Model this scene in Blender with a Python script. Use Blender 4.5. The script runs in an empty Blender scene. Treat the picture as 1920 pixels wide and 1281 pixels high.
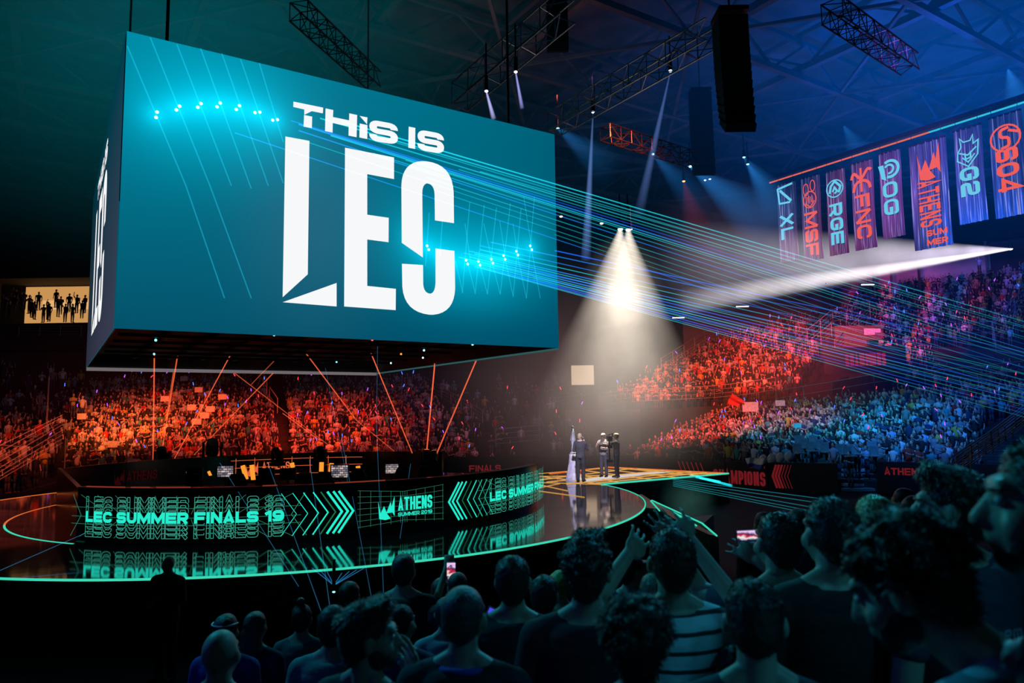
import bpy, bmesh, math, random
import numpy as np
from mathutils import Vector, Matrix, noise
from mathutils.geometry import tessellate_polygon
random.seed(7)
rnd = random.Random(11)
C = bpy.context.scene.collection
SC = bpy.context.scene
PI = math.pi

# ------------------------------------------------------------------ camera model (measured from the photograph's vanishing points)
F, CX, CY, CZ = 1345.0, 960.0, 640.5, 3.95
def _d(u, v): return Vector((u-CX, CY-v, -F))
_up = _d(3060, 743).cross(_d(85, 784)).normalized()
if _up.y < 0: _up = -_up
_fw = Vector((0, 0, -1)); _fw = (_fw - _fw.dot(_up)*_up).normalized()
_rt = _fw.cross(_up)
CAM = Vector((0, 0, CZ))
def ray(u, v):
    d = _d(u, v); return Vector((d.dot(_rt), d.dot(_fw), d.dot(_up)))
def at(u, v, Y):
    r = ray(u, v); return CAM + r*(Y/r.y)
def hz(u, v, z):
    r = ray(u, v); return CAM + r*((z-CZ)/r.z)
def onplane(u, v, p, n):
    r = ray(u, v); return CAM + r*((Vector(p)-CAM).dot(n)/r.dot(n))

# ------------------------------------------------------------------ materials
def lin(c):
    return tuple((x/255/12.92 if x/255 <= .04045 else ((x/255+.055)/1.055)**2.4) for x in c)
class NT:
    def __init__(s, name):
        s.m = bpy.data.materials.new(name); s.m.use_nodes = True
        s.t = s.m.node_tree; s.t.nodes.clear(); s.o = s.n('ShaderNodeOutputMaterial')
    def n(s, typ, **kw):
        x = s.t.nodes.new(typ)
        for k, v in kw.items(): setattr(x, k, v)
        return x
    def l(s, a, b): s.t.links.new(a, b)
    def set(s, sock, v):
        if isinstance(v, (int, float)): sock.default_value = v
        elif isinstance(v, tuple): sock.default_value = v if len(v) == len(sock.default_value) else (*v, 1)
        else: s.l(v, sock)
    def m2(s, op, a, b=0.0, clamp=False):
        x = s.n('ShaderNodeMath', operation=op, use_clamp=clamp); s.set(x.inputs[0], a); s.set(x.inputs[1], b); return x.outputs[0]
    def vm(s, op, a, b=None):
        x = s.n('ShaderNodeVectorMath', operation=op); s.set(x.inputs[0], a)
        if b is not None: s.set(x.inputs[1], b)
        return x.outputs['Value'] if op in ('LENGTH', 'DOT_PRODUCT') else x.outputs[0]
    def noise(s, scale, detail=3, vec=None, rough=.5):
        x = s.n('ShaderNodeTexNoise'); x.inputs['Scale'].default_value = scale; x.inputs['Detail'].default_value = detail; x.inputs['Roughness'].default_value = rough
        if vec is not None: s.l(vec, x.inputs['Vector'])
        return x.outputs['Fac']
    def obj(s): return s.n('ShaderNodeTexCoord').outputs['Object']
    def ramp(s, fac, stops):
        x = s.n('ShaderNodeValToRGB'); s.l(fac, x.inputs[0]); e = x.color_ramp.elements
        while len(e) < len(stops): e.new(.5)
        for el, (p, c) in zip(e, stops): el.position = p; el.color = (*c, 1)
        return x.outputs[0]
def pbr(name, col, rough=.6, metal=0.0, nscale=8, namt=.25, bump=0.0, bscale=60, spec=.5):
    N = NT(name); p = N.n('ShaderNodeBsdfPrincipled')
    v = N.obj(); f = N.noise(nscale, 3, v)
    c0 = tuple(x*(1-namt) for x in col); c1 = tuple(min(1, x*(1+namt)) for x in col)
    N.l(N.ramp(f, [(.3, c0), (.7, c1)]), p.inputs['Base Color'])
    p.inputs['Roughness'].default_value = rough; p.inputs['Metallic'].default_value = metal
    p.inputs['Specular IOR Level'].default_value = spec
    if bump:
        b = N.n('ShaderNodeBump'); b.inputs['Strength'].default_value = bump; b.inputs['Distance'].default_value = .01
        N.l(N.noise(bscale, 4, v), b.inputs['Height']); N.l(b.outputs[0], p.inputs['Normal'])
    N.l(p.outputs[0], N.o.inputs[0]); return N.m
def emis(name, col, s=1.0):
    N = NT(name); e = N.n('ShaderNodeEmission'); e.inputs[0].default_value = (*col, 1); e.inputs[1].default_value = s
    N.l(e.outputs[0], N.o.inputs[0]); return N.m
def additive(name, col, s):
    "a beam of light in the haze: adds light, hides nothing"
    N = NT(name); e = N.n('ShaderNodeEmission'); e.inputs[0].default_value = (*col, 1); e.inputs[1].default_value = s
    t = N.n('ShaderNodeBsdfTransparent'); a = N.n('ShaderNodeAddShader')
    N.l(e.outputs[0], a.inputs[0]); N.l(t.outputs[0], a.inputs[1]); N.l(a.outputs[0], N.o.inputs[0]); return N.m
def fading(name, col, s, k):
    "laser light that thins out with distance from its lamp (the object's origin)"
    N = NT(name); e = N.n('ShaderNodeEmission'); e.inputs[0].default_value = (*col, 1)
    d = N.m2('POWER', 2.718, N.m2('MULTIPLY', N.vm('LENGTH', N.obj()), -k)); N.l(N.m2('MULTIPLY', d, s), e.inputs[1])
    t = N.n('ShaderNodeBsdfTransparent'); a = N.n('ShaderNodeAddShader')
    N.l(e.outputs[0], a.inputs[0]); N.l(t.outputs[0], a.inputs[1]); N.l(a.outputs[0], N.o.inputs[0]); return N.m
def attrmat(name, rough=.75, emit=0.0, spec=.3):
    N = NT(name); a = N.n('ShaderNodeVertexColor', layer_name='Col')
    if emit:
        e = N.n('ShaderNodeEmission'); N.l(a.outputs[0], e.inputs[0]); e.inputs[1].default_value = emit; N.l(e.outputs[0], N.o.inputs[0])
    else:
        p = N.n('ShaderNodeBsdfPrincipled'); N.l(a.outputs[0], p.inputs['Base Color']); p.inputs['Roughness'].default_value = rough
        p.inputs['Specular IOR Level'].default_value = spec
        N.l(p.outputs[0], N.o.inputs[0])
    return N.m
def beam_mat(name, col, s, L, R, nz=0.0, nscale=1.0, tail=1.0, r0=.12, edge=1.0, power=1.0):
    "glowing haze inside a cone whose apex is the object's origin and whose axis is -Z"
    N = NT(name); v = N.obj(); sp = N.n('ShaderNodeSeparateXYZ'); N.l(v, sp.inputs[0])
    t = N.m2('DIVIDE', sp.outputs[2], -L)
    rad = N.m2('POWER', N.m2('ADD', N.m2('MULTIPLY', sp.outputs[0], sp.outputs[0]), N.m2('MULTIPLY', sp.outputs[1], sp.outputs[1])), .5)
    rr = N.m2('DIVIDE', rad, N.m2('ADD', N.m2('MULTIPLY', t, R), r0))
    g = N.m2('SUBTRACT', 1.0, N.m2('POWER', rr, 2.0*edge), True)
    fall = N.m2('DIVIDE', 1.0, N.m2('POWER', N.m2('ADD', N.m2('MULTIPLY', t, R), r0), power))
    fade = N.m2('POWER', N.m2('SUBTRACT', 1.0, t, True), tail)
    x = N.m2('MULTIPLY', N.m2('MULTIPLY', g, fall), fade)
    if nz:
        f = N.noise(nscale, 3, v, .6)
        f = N.m2('ADD', N.m2('MULTIPLY', N.m2('SUBTRACT', f, .5), nz*3), 1.0)
        x = N.m2('MULTIPLY', x, N.m2('MAXIMUM', f, .05))
    e = N.n('ShaderNodeEmission'); e.inputs[0].default_value = (*col, 1); N.l(N.m2('MULTIPLY', x, s), e.inputs[1])
    N.l(e.outputs[0], N.o.inputs['Volume']); return N.m
def haze_mat(name, col, s, nz=0.0, nscale=.1, p=1.5):
    "soft ball of haze given its own glow, unit sphere in object space"
    N = NT(name); v = N.obj()
    g = N.m2('POWER', N.m2('SUBTRACT', 1.0, N.vm('LENGTH', v), True), p)
    if nz:
        f = N.noise(nscale, 4, v, .6)
        g = N.m2('MULTIPLY', g, N.m2('MAXIMUM', N.m2('ADD', N.m2('MULTIPLY', N.m2('SUBTRACT', f, .5), nz*3), 1.0), .03))
    e = N.n('ShaderNodeEmission'); e.inputs[0].default_value = (*col, 1); N.l(N.m2('MULTIPLY', g, s), e.inputs[1])
    N.l(e.outputs[0], N.o.inputs['Volume']); return N.m

BLACK = pbr('black_paint', (.006, .007, .009), .5)
BLACKM = pbr('black_metal', (.012, .013, .016), .4, .6)
FLOORM = pbr('arena_floor', (.006, .010, .018), .7, 0, 2, .4, spec=.15)
CONC = pbr('dark_concrete', (.016, .014, .016), .9, 0, 3, .35, .3, 20)
CONC2 = pbr('dark_wall', (.02, .02, .026), .95, 0, .4, .4)  # plain dark colour for walls and near steps
SEATM = pbr('pale_seat_plastic', (.28, .38, .36), .5)
STEEL = pbr('grey_steel', (.30, .30, .32), .4, .7)
RAILM = pbr('painted_rail', (.30, .27, .26), .5, .2)
ROOFM = pbr('roof_steel', (.10, .10, .11), .6, .3, .5, .4)
WHITE = emis('screen_white', (.93, .94, .95), 1.0)
TEAL = emis('led_teal', lin((38, 236, 205)), 1.0)
TEALD = emis('led_teal_dim', lin((70, 185, 160)), .75)
TEALG = emis('led_green_dim', lin((32, 120, 85)), .8)
GRID = emis('led_grid', lin((58, 150, 120)), .6)
RIM = emis('stage_rim_teal', lin((60, 215, 180)), 1.0)
RIMO = emis('stage_rim_orange', lin((225, 110, 50)), 1.0)
GOLD = emis('floor_gold_line', lin((225, 165, 80)), 1.0)
REDL = emis('board_red', lin((120, 28, 34)), .7)
ORNG = emis('orange_tube', lin((245, 150, 50)), 1.1)
ORNL = emis('orange_line', lin((225, 100, 60)), 1.0)

# ------------------------------------------------------------------ mesh helpers
class MB:
    def __init__(s): s.v = []; s.f = []; s.mi = []
    def add(s, vs, fs, mi=0):
        b = len(s.v); s.v += [tuple(x) for x in vs]; s.f += [tuple(b+i for i in f) for f in fs]; s.mi += [mi]*len(fs); return s
    def box(s, c, d, M=None, mi=0):
        x, y, z = [k/2 for k in d]; c = Vector(c)
        vs = [Vector((a, b, e)) for a in (-x, x) for b in (-y, y) for e in (-z, z)]
        if M: vs = [M @ q for q in vs]
        return s.add([c+q for q in vs], [(0, 1, 3, 2), (4, 6, 7, 5), (0, 4, 5, 1), (2, 3, 7, 6), (0, 2, 6, 4), (1, 5, 7, 3)], mi)
    def tube(s, a, b, r, r2=None, n=8, cap=True, mi=0):
        a, b = Vector(a), Vector(b); r2 = r if r2 is None else r2
        d = (b-a).normalized(); x = d.orthogonal().normalized(); y = d.cross(x)
        vs = []
        for p, q in ((a, r), (b, r2)):
            for i in range(n): t = 2*PI*i/n; vs.append(p + q*(math.cos(t)*x + math.sin(t)*y))
        fs = [(i, (i+1) % n, n+(i+1) % n, n+i) for i in range(n)]
        if cap: fs += [tuple(range(n))[::-1], tuple(range(n, 2*n))]
        return s.add(vs, fs, mi)
    def capsule(s, a, b, r, r2=None, n=10, mi=0, k=3):
        a, b = Vector(a), Vector(b); r2 = r if r2 is None else r2
        d = b-a
        if d.length < 1e-5: d = Vector((0, 0, 1e-4))
        d.normalize(); x = d.orthogonal().normalized(); y = d.cross(x); rings = []
        for i in range(1, k+1): t = PI/2*i/k; rings.append((a - d*r*math.cos(t), r*math.sin(t)))
        for i in range(k, 0, -1): t = PI/2*i/k; rings.append((b + d*r2*math.cos(t), r2*math.sin(t)))
        vs = [a-d*r]; fs = []
        for p, q in rings:
            for i in range(n): t = 2*PI*i/n; vs.append(p+q*(math.cos(t)*x+math.sin(t)*y))
        vs.append(b+d*r2); m = len(rings)
        for i in range(n): fs.append((0, 1+(i+1) % n, 1+i)); fs.append((len(vs)-1, 1+(m-1)*n+i, 1+(m-1)*n+(i+1) % n))
        for j in range(m-1):
            for i in range(n): fs.append((1+j*n+i, 1+j*n+(i+1) % n, 1+(j+1)*n+(i+1) % n, 1+(j+1)*n+i))
        return s.add(vs, fs, mi)
    def ell(s, c, r, n=14, m=9, M=None, mi=0):
        c = Vector(c); vs = [(0, 0, 1)]
        for j in range(1, m):
            p = PI*j/m
            for i in range(n): t = 2*PI*i/n; vs.append((math.sin(p)*math.cos(t), math.sin(p)*math.sin(t), math.cos(p)))
        vs.append((0, 0, -1)); fs = []
        for i in range(n): fs.append((0, 1+i, 1+(i+1) % n)); fs.append((len(vs)-1, 1+(m-2)*n+(i+1) % n, 1+(m-2)*n+i))
        for j in range(m-2):
            for i in range(n): fs.append((1+j*n+i, 1+(j+1)*n+i, 1+(j+1)*n+(i+1) % n, 1+j*n+(i+1) % n))
        q = [Vector((a*r[0], b*r[1], e*r[2])) for a, b, e in vs]
        if M: q = [M @ w for w in q]
        return s.add([c+w for w in q], fs, mi)
    def loft(s, rings, n=16, mi=0):
        "rings: (x,y,z,rx,ry) from bottom to top"
        vs = []; fs = []
        for (x, y, z, rx, ry) in rings:
            for i in range(n): t = 2*PI*i/n; vs.append((x+rx*math.cos(t), y+ry*math.sin(t), z))
        for j in range(len(rings)-1):
            for i in range(n): fs.append((j*n+i, j*n+(i+1) % n, (j+1)*n+(i+1) % n, (j+1)*n+i))
        fs += [tuple(range(n))[::-1], tuple(range((len(rings)-1)*n, len(rings)*n))]
        return s.add(vs, fs, mi)
    def poly(s, pts, mi=0):
        pts = [Vector(p) for p in pts]
        for t in tessellate_polygon([pts]): s.add([pts[i] for i in t], [(0, 1, 2)], mi)
        return s
    def bar(s, a, b, w, mi=0, up=Vector((0, 0, 1))):
        a, b = Vector(a), Vector(b); d = (b-a); L = d.length; d.normalize()
        x = d.cross(up)
        if x.length < 1e-4: x = d.orthogonal()
        x.normalize(); z = x.cross(d); M = Matrix((x, d, z)).transposed()
        return s.box((a+b)/2, (w, L, w), M, mi)
    def mesh(s, name, mats, smooth=False):
        me = bpy.data.meshes.new(name); me.from_pydata(s.v, [], s.f)
        for m in (mats if isinstance(mats, (list, tuple)) else [mats]): me.materials.append(m)
        me.polygons.foreach_set('material_index', s.mi)
        if smooth: me.polygons.foreach_set('use_smooth', [True]*len(s.f))
        me.update(); return me
    def build(s, name, mats, parent=None, smooth=False, loc=None):
        o = bpy.data.objects.new(name, s.mesh(name, mats, smooth)); C.objects.link(o)
        if loc is not None: o.location = loc
        if parent: o.parent = parent
        return o
def tag(o, label=None, cat=None, group=None, kind=None):
    for k, v in (('label', label), ('category', cat), ('group', group), ('kind', kind)):
        if v: o[k] = v
    return o
def thing(name, loc, label, cat, group=None, rz=0):
    o = bpy.data.objects.new(name, None); o.empty_display_size = .1; C.objects.link(o); o.location = loc; o.rotation_euler = (0, 0, rz)
    return tag(o, label, cat, group)
def copy_tree(o, parent=None):
    c = o.copy(); C.objects.link(c); c.parent = parent
    for ch in o.children: copy_tree(ch, c)
    return c
def remeshed(mb, name, mats, voxel, smooth=2, parent=None, disp=None):
    t = mb.build('tmp_'+name, mats)
    r = t.modifiers.new('r', 'REMESH'); r.mode = 'VOXEL'; r.voxel_size = voxel; r.use_smooth_shade = True
    if smooth:
        q = t.modifiers.new('s', 'SMOOTH'); q.factor = .5; q.iterations = smooth
    dg = bpy.context.evaluated_depsgraph_get(); me = bpy.data.meshes.new_from_object(t.evaluated_get(dg))
    me.name = name; old = t.data; bpy.data.objects.remove(t); bpy.data.meshes.remove(old)
    me.materials.clear()
    for m in (mats if isinstance(mats, (list, tuple)) else [mats]): me.materials.append(m)
    if disp: 
        co = np.empty(len(me.vertices)*3, 'f'); me.vertices.foreach_get('co', co); co = co.reshape(-1, 3)
        for i in range(len(co)): co[i] = disp(co[i])
        me.vertices.foreach_set('co', co.ravel())
    me.polygons.foreach_set('use_smooth', [True]*len(me.polygons)); me.update()
    o = bpy.data.objects.new(name, me); C.objects.link(o)
    if parent: o.parent = parent
    return o

# ------------------------------------------------------------------ lettering: wide grotesque drawn as ribbons
def rp(pts, r, k=5, closed=False):
    out = []; n = len(pts)
    for i, p in enumerate(pts):
        if not closed and i in (0, n-1): out.append(p); continue
        a = pts[i-1]; b = pts[(i+1) % n]
        va = (a[0]-p[0], a[1]-p[1]); vb = (b[0]-p[0], b[1]-p[1]); la = math.hypot(*va); lb = math.hypot(*vb)
        q = min(r, la*.5 if (closed or i > 1) else la*.98, lb*.5 if (closed or i < n-2) else lb*.98)
        s = (p[0]+va[0]/la*q, p[1]+va[1]/la*q); e = (p[0]+vb[0]/lb*q, p[1]+vb[1]/lb*q)
        for j in range(k+1):
            t = j/k; out.append(((1-t)**2*s[0]+2*t*(1-t)*p[0]+t*t*e[0], (1-t)**2*s[1]+2*t*(1-t)*p[1]+t*t*e[1]))
    return out
def glyph(ch, w, t):
    h = t/2; x0, x1, y0, y1 = h, w-h, h, 1-h; m = w/2; R = .36; g = {
    'L': [[(x0, 1), (x0, y0), (w, y0)]], 'E': [[(w, y1), (x0, y1), (x0, y0), (w, y0)], [(x0, .5), (w*.94, .5)]],
    'F': [[(w, y1), (x0, y1), (x0, 0)], [(x0, .46), (w*.9, .46)]], 'I': [[(m, 0), (m, 1)]],
    'T': [[(0, y1), (w, y1)], [(m, y1), (m, 0)]], 'H': [[(x0, 0), (x0, 1)], [(x1, 0), (x1, 1)], [(x0, .5), (x1, .5)]],
    'U': [rp([(x0, 1), (x0, y0), (x1, y0), (x1, 1)], R)],
    'C': [rp([(x1, .64), (x1, y1), (x0, y1), (x0, y0), (x1, y0), (x1, .36)], R)],
    'G': [rp([(x1, .68), (x1, y1), (x0, y1), (x0, y0), (x1, y0), (x1, .5)], R)+[(m, .5)]],
    'S': [rp([(x1, .68), (x1, y1), (x0, y1), (x0, .5), (x1, .5), (x1, y0), (x0, y0), (x0, .32)], .24)],
    '2': [rp([(x0, .68), (x0, y1), (x1, y1), (x1, .5), (x0, .42), (x0, y0), (w, y0)], .2)],
    'O': [rp([(x0, y0), (x0, y1), (x1, y1), (x1, y0)], R, closed=True)],
    'M': [[(x0, 0), (x0, 1)], [(x1, 0), (x1, 1)], [(x0, .97), (m, .2), (x1, .97)]],
    'N': [[(x0, 0), (x0, 1)], [(x1, 0), (x1, 1)], [(x0, .97), (x1, .03)]],
    'A': [[(x0, 0), (m, .98), (x1, 0)], [(w*.25, .27), (w*.75, .27)]],
    'R': [[(x0, 0), (x0, y1)]+rp([(x0, y1), (x1, y1), (x1, .42), (x0, .42)], .25)[1:], [(m, .42), (x1, 0)]],
    'P': [[(x0, 0), (x0, y1)]+rp([(x0, y1), (x1, y1), (x1, .38), (x0, .38)], .28)[1:]],
    'X': [[(x0, 0), (x1, 1)], [(x0, 1), (x1, 0)]], 'K': [[(x0, 0), (x0, 1)], [(x1, 1), (x0, .45)], [(w*.35, .62), (x1, 0)]],
    '1': [[(x1, 0), (x1, 1)], [(x1, .9), (w*.1, .66)]],
    '9': [rp([(x1, .44), (x0, .44), (x0, y1), (x1, y1), (x1, y0), (x0, y0), (x0, .24)], .3)],
    '4': [[(x1*.9, 0), (x1*.9, .95), (x0, .27), (w, .27)]],
    'n': [[(x0, 0), (x0, .7)], rp([(x0, .5), (x0, .66), (x1, .66), (x1, 0)], .2)], 'o': [rp([(x0, y0), (x0, .66), (x1, .66), (x1, y0)], .3, closed=True)],
    'e': [rp([(x0, .36), (x1, .36), (x1, .68), (x0, .68), (x0, y0), (x1, y0)], .2)], 'l': [[(m, 0), (m, 1)]],
    'm': [[(x0, 0), (x0, .7)], rp([(x0, .5), (x0, .66), (m, .66), (m, 0)], .15), rp([(m, .5), (m, .66), (x1, .66), (x1, 0)], .15)],
    'd': [[(x1, 0), (x1, 1)], rp([(x1, y0), (x0, y0), (x0, .66), (x1, .66)], .2)], 'i': [[(m, 0), (m, .7)]], 'v': [[(x0, .7), (m, 0), (x1, .7)]],
    }
    g['0'] = g['O']
    return g.get(ch, [])
def ribbon(path, t):
    path = [p for i, p in enumerate(path) if i == 0 or math.dist(p, path[i-1]) > 1e-4]
    n = len(path); closed = n > 3 and math.dist(path[0], path[-1]) < 1e-3
    L, Rr = [], []
    for i, p in enumerate(path):
        a = path[i-1] if i else (path[-2] if closed else None); b = path[i+1] if i < n-1 else (path[1] if closed else None)
        def nn(u, v):
            dx, dy = v[0]-u[0], v[1]-u[1]; l = math.hypot(dx, dy) or 1; return (-dy/l, dx/l)
        if a is None: N = nn(p, b); k = 1
        elif b is None: N = nn(a, p); k = 1
        else:
            n1, n2 = nn(a, p), nn(p, b); N = (n1[0]+n2[0], n1[1]+n2[1]); l = math.hypot(*N) or 1; N = (N[0]/l, N[1]/l)
            k = min(1/max(.35, N[0]*n1[0]+N[1]*n1[1]), 2.2)
        L.append((p[0]+N[0]*t/2*k, p[1]+N[1]*t/2*k)); Rr.append((p[0]-N[0]*t/2*k, p[1]-N[1]*t/2*k))
    return L, Rr
WID = {'I': .32, 'M': 1.3, '1': .6, 'L': .9, 'l': .3, 'i': .3, 'm': 1.25}
def put_text(mb, txt, x, y, h, fmap, wide=1.0, t=.27, gap=.1, width=None, outline=0.0, mi=0, space=.45, clip=None):
    "lay txt out from (x,y) with cap height h; fmap turns flat (x,y) into 3-D"
    ws = [(space if c == ' ' else WID.get(c, 1.0)*wide) for c in txt]
    tot = sum(ws)+gap*(len(txt)-1)
    k = (width/tot) if width else h
    mbs = mb if isinstance(mb, list) else None; wi = 0
    if mbs: mb = mbs[0]
    for c, w in zip(txt, ws):
        if c == ' ' and mbs: wi += 1; mb = mbs[wi]
        if c != ' ':
            w2 = w*k/h
            for path in glyph(c, w2, t):
                if c == 'O' or c == '0': path = path+[path[0]]
                L, Rr = ribbon(path, t)
                if outline:
                    loop = L+Rr[::-1]; loop.append(loop[0])
                    o = outline/h
                    for seg in zip(loop[:-1], loop[1:]):
                        if clip:
                            seg = clipseg(seg[0], seg[1], *clip)
                            if not seg: continue
                        a, b = ribbon(list(seg), o); _strip(mb, a, b, x, y, h, fmap, mi)
                else: _strip(mb, L, Rr, x, y, h, fmap, mi)
        x += (w+gap)*k
def clipseg(a, b, lo, hi):
    if a[1] > b[1]: a, b = b, a
    if b[1] < lo or a[1] > hi: return None
    d = b[1]-a[1]
    if d < 1e-6: return (a, b) if a != b else None
    f = lambda y: (a[0]+(b[0]-a[0])*(y-a[1])/d, y)
    p = f(lo) if a[1] < lo else a; q = f(hi) if b[1] > hi else b
    return (p, q) if math.dist(p, q) > 1e-4 else None
def _strip(mb, L, Rr, x, y, h, fmap, mi):
    for i in range(len(L)-1):
        seg = max(1, int(math.dist(L[i], L[i+1])*h/.35))
        for j in range(seg):
            q = []
            for (P, u) in ((L, j/seg), (L, (j+1)/seg), (Rr, (j+1)/seg), (Rr, j/seg)):
                a, b = P[i], P[i+1]; q.append(fmap(x+h*(a[0]+(b[0]-a[0])*u), y+h*(a[1]+(b[1]-a[1])*u)))
            mb.add(q, [(0, 1, 2, 3)], mi)
def put_line(mb, pts, w, fmap, mi=0, closed=False):
    if closed: pts = list(pts)+[pts[0]]
    L, Rr = ribbon(list(pts), w); _strip(mb, L, Rr, 0, 0, 1, fmap, mi)
CROWN = [(0, .93), (.02, .2), (.12, .02), (.62, 0), (.70, .22), (.78, .12), (1, .20), (1, 1.0), (.86, .55), (.80, .78), (.68, .35), (.60, .62), (.50, .42), (.36, .78), (.26, .40), (.12, .30)]
CROWN = [(0, .85), (.10, .38), (.17, .62), (.30, .30), (.36, .50), (.47, .25), (.50, .42), (.64, .36), (.72, .66), (.78, .50), (.97, 1.0), (1.0, .18), (.90, .22), (.80, .30), (.74, .12), (.66, 0), (.22, .0), (.06, .14)]
CROWN = [(.01, .81), (.16, .30), (.36, .60), (.50, .32), (.74, .76), (.80, .55), (.97, 1), (.98, .13), (.84, .30), (.52, .28), (.75, .04), (.44, 0), (.08, .06)]
# ================================================================== camera
cd = bpy.data.cameras.new('camera'); cam = bpy.data.objects.new('camera', cd); C.objects.link(cam)
R3 = Matrix(((_rt.x, _rt.y, _rt.z), (_fw.x, _fw.y, _fw.z), (_up.x, _up.y, _up.z)))
M4 = R3.to_4x4(); M4.translation = CAM; cam.matrix_world = M4
cd.sensor_width = 36; cd.lens = F*36/1920; cd.clip_start = .05; cd.clip_end = 400
cd.dof.use_dof = True; cd.dof.focus_distance = 22; cd.dof.aperture_fstop = 2.6
SC.camera = cam
SC.view_settings.view_transform = 'Standard'; SC.view_settings.look = 'None'
SC.cycles.transparent_max_bounces = 48; SC.cycles.max_bounces = 4; SC.cycles.diffuse_bounces = 2; SC.cycles.glossy_bounces = 3; SC.cycles.transmission_bounces = 1; SC.cycles.use_adaptive_sampling = True; SC.cycles.adaptive_threshold = .1; SC.cycles.volume_step_rate = 1.6; SC.cycles.volume_bounces = 0
SC.cycles.sample_clamp_indirect = 3; SC.cycles.caustics_reflective = False; SC.cycles.caustics_refractive = False
SC.cycles.volume_max_steps = 256
w = bpy.data.worlds.new('world'); SC.world = w; w.use_nodes = True
w.node_tree.nodes['Background'].inputs[0].default_value = (.002, .006, .012, 1); w.node_tree.nodes['Background'].inputs[1].default_value = 1.0

# ================================================================== arena shell
def struct(mb, name, m, smooth=False): return tag(mb.build(name, m, smooth=smooth), kind='structure')
struct(MB().poly([(-70, -8, 0), (75, -8, 0), (75, 100, 0), (-70, 100, 0)]), 'floor', FLOORM)
wallpts = [(-62, 8), (-58, 62), (-38, 84), (2, 96), (52, 92), (74, 62), (76, 8)]
for i, nm in enumerate(['wall_left', 'wall_left.001', 'wall_back', 'wall_back.001', 'wall_right', 'wall_right.001']):
    a, b = wallpts[i], wallpts[i+1]
    struct(MB().poly([(a[0], a[1], 0), (b[0], b[1], 0), (b[0], b[1], 30), (a[0], a[1], 30)]), nm, CONC2)
struct(MB().poly([(-70, -8, 30), (75, -8, 30), (75, 100, 30), (-70, 100, 30)]), 'ceiling', ROOFM)
U = Vector((.842, .540, 0)); V = Vector((-.540, .842, 0))
# roof space frame: main ribs, cross ribs and hanging lattice
rr = random.Random(3)
for k in range(-5, 8):
    o0 = Vector((0, 45, 27.0)) + U*k*9
    mb = MB(); a = o0 - V*48; b = o0 + V*52; n = 13
    mb.bar(a, b, .45); a2 = a+Vector((0, 0, 2.4)); b2 = b+Vector((0, 0, 2.4)); mb.bar(a2, b2, .3)
    for j in range(n):
        p = a.lerp(b, j/n); q = a2.lerp(b2, (j+.5)/n); e = a.lerp(b, (j+1)/n); mb.bar(p, q, .16); mb.bar(q, e, .16)
    struct(mb, 'roof_beam', ROOFM)
for k in range(-5, 7):
    o0 = Vector((0, 45, 26.4)) + V*k*9
    mb = MB(); a = o0 - U*60; b = o0 + U*60; n = 16
    mb.bar(a, b, .38); a2 = a+Vector((0, 0, 2.6)); b2 = b+Vector((0, 0, 2.6)); mb.bar(a2, b2, .3)
    for j in range(n):
        p = a.lerp(b, j/n); q = a2.lerp(b2, (j+.5)/n); e = a.lerp(b, (j+1)/n); mb.bar(p, q, .16); mb.bar(q, e, .16)
        if j % 2 == k % 2: mb.bar(p, p+U*7.5+V*9, .2)
        else: mb.bar(p+V*9, p+U*7.5, .2)
    struct(mb, 'roof_beam', ROOFM)
# catwalk ducts under the roof on the left (rows of thin battens)
for k in range(5):
    mb = MB()
    a = at(330+60*k, -40, 44+3*k); b = at(560+75*k, 260, 58+3*k)
    mb.bar(a, b, .3)
    struct(mb, 'roof_beam', ROOFM)

def truss(a, b, w, name, label, mat, group=None):
    a, b = Vector(a), Vector(b); c = (a+b)/2
    t = thing(name, c, label, 'truss', group); d = (b-a).normalized(); s = d.cross(Vector((0, 0, 1))).normalized()*w/2; h = Vector((0, 0, w/2))
    a, b = a-c, b-c
    offs = [s+h, s-h, -s-h, -s+h]
    for o in offs: MB().tube(a+o, b+o, .035, n=6).build('chord', mat, t)
    n = max(4, int((b-a).length/w)); mb = MB()
    for j in range(n):
        p, q = a.lerp(b, j/n), a.lerp(b, (j+1)/n)
        for i in range(4):
            o1, o2 = offs[i], offs[(i+1) % 4]
            if j % 2: o1, o2 = o2, o1
            mb.tube(p+o1, q+o2, .02, n=5, cap=False); mb.tube(p+o1, p+o2, .02, n=5, cap=False)
    mb.build('lattice', mat, t); return t
TRM = pbr('truss_aluminium', (.42, .42, .45), .35, .8)
truss(hz(862, 182, 15.5), hz(1064, 12, 17), .8, 'lighting_truss', 'bright silver lighting truss sloping up behind the top edge of the screen cube', TRM)
truss(hz(1040, 232, 16), hz(1335, 62, 17), .8, 'lighting_truss', 'long silver lighting truss running from the cube corner to the black speaker column', TRM)
truss(hz(1135, 248, 18), hz(1300, 300, 18), .7, 'lighting_truss', 'dark lighting truss behind the tall white beam, right of the cube', BLACKM)
truss(hz(1560, 20, 19), hz(1705, 120, 20), .8, 'lighting_truss', 'blue-lit lighting truss high in the upper right of the roof', BLACKM)
truss(hz(560, 20, 18.5), hz(700, 150, 19), .7, 'lighting_truss', 'faint dark lighting truss above the middle of the screen cube', BLACKM)

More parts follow.
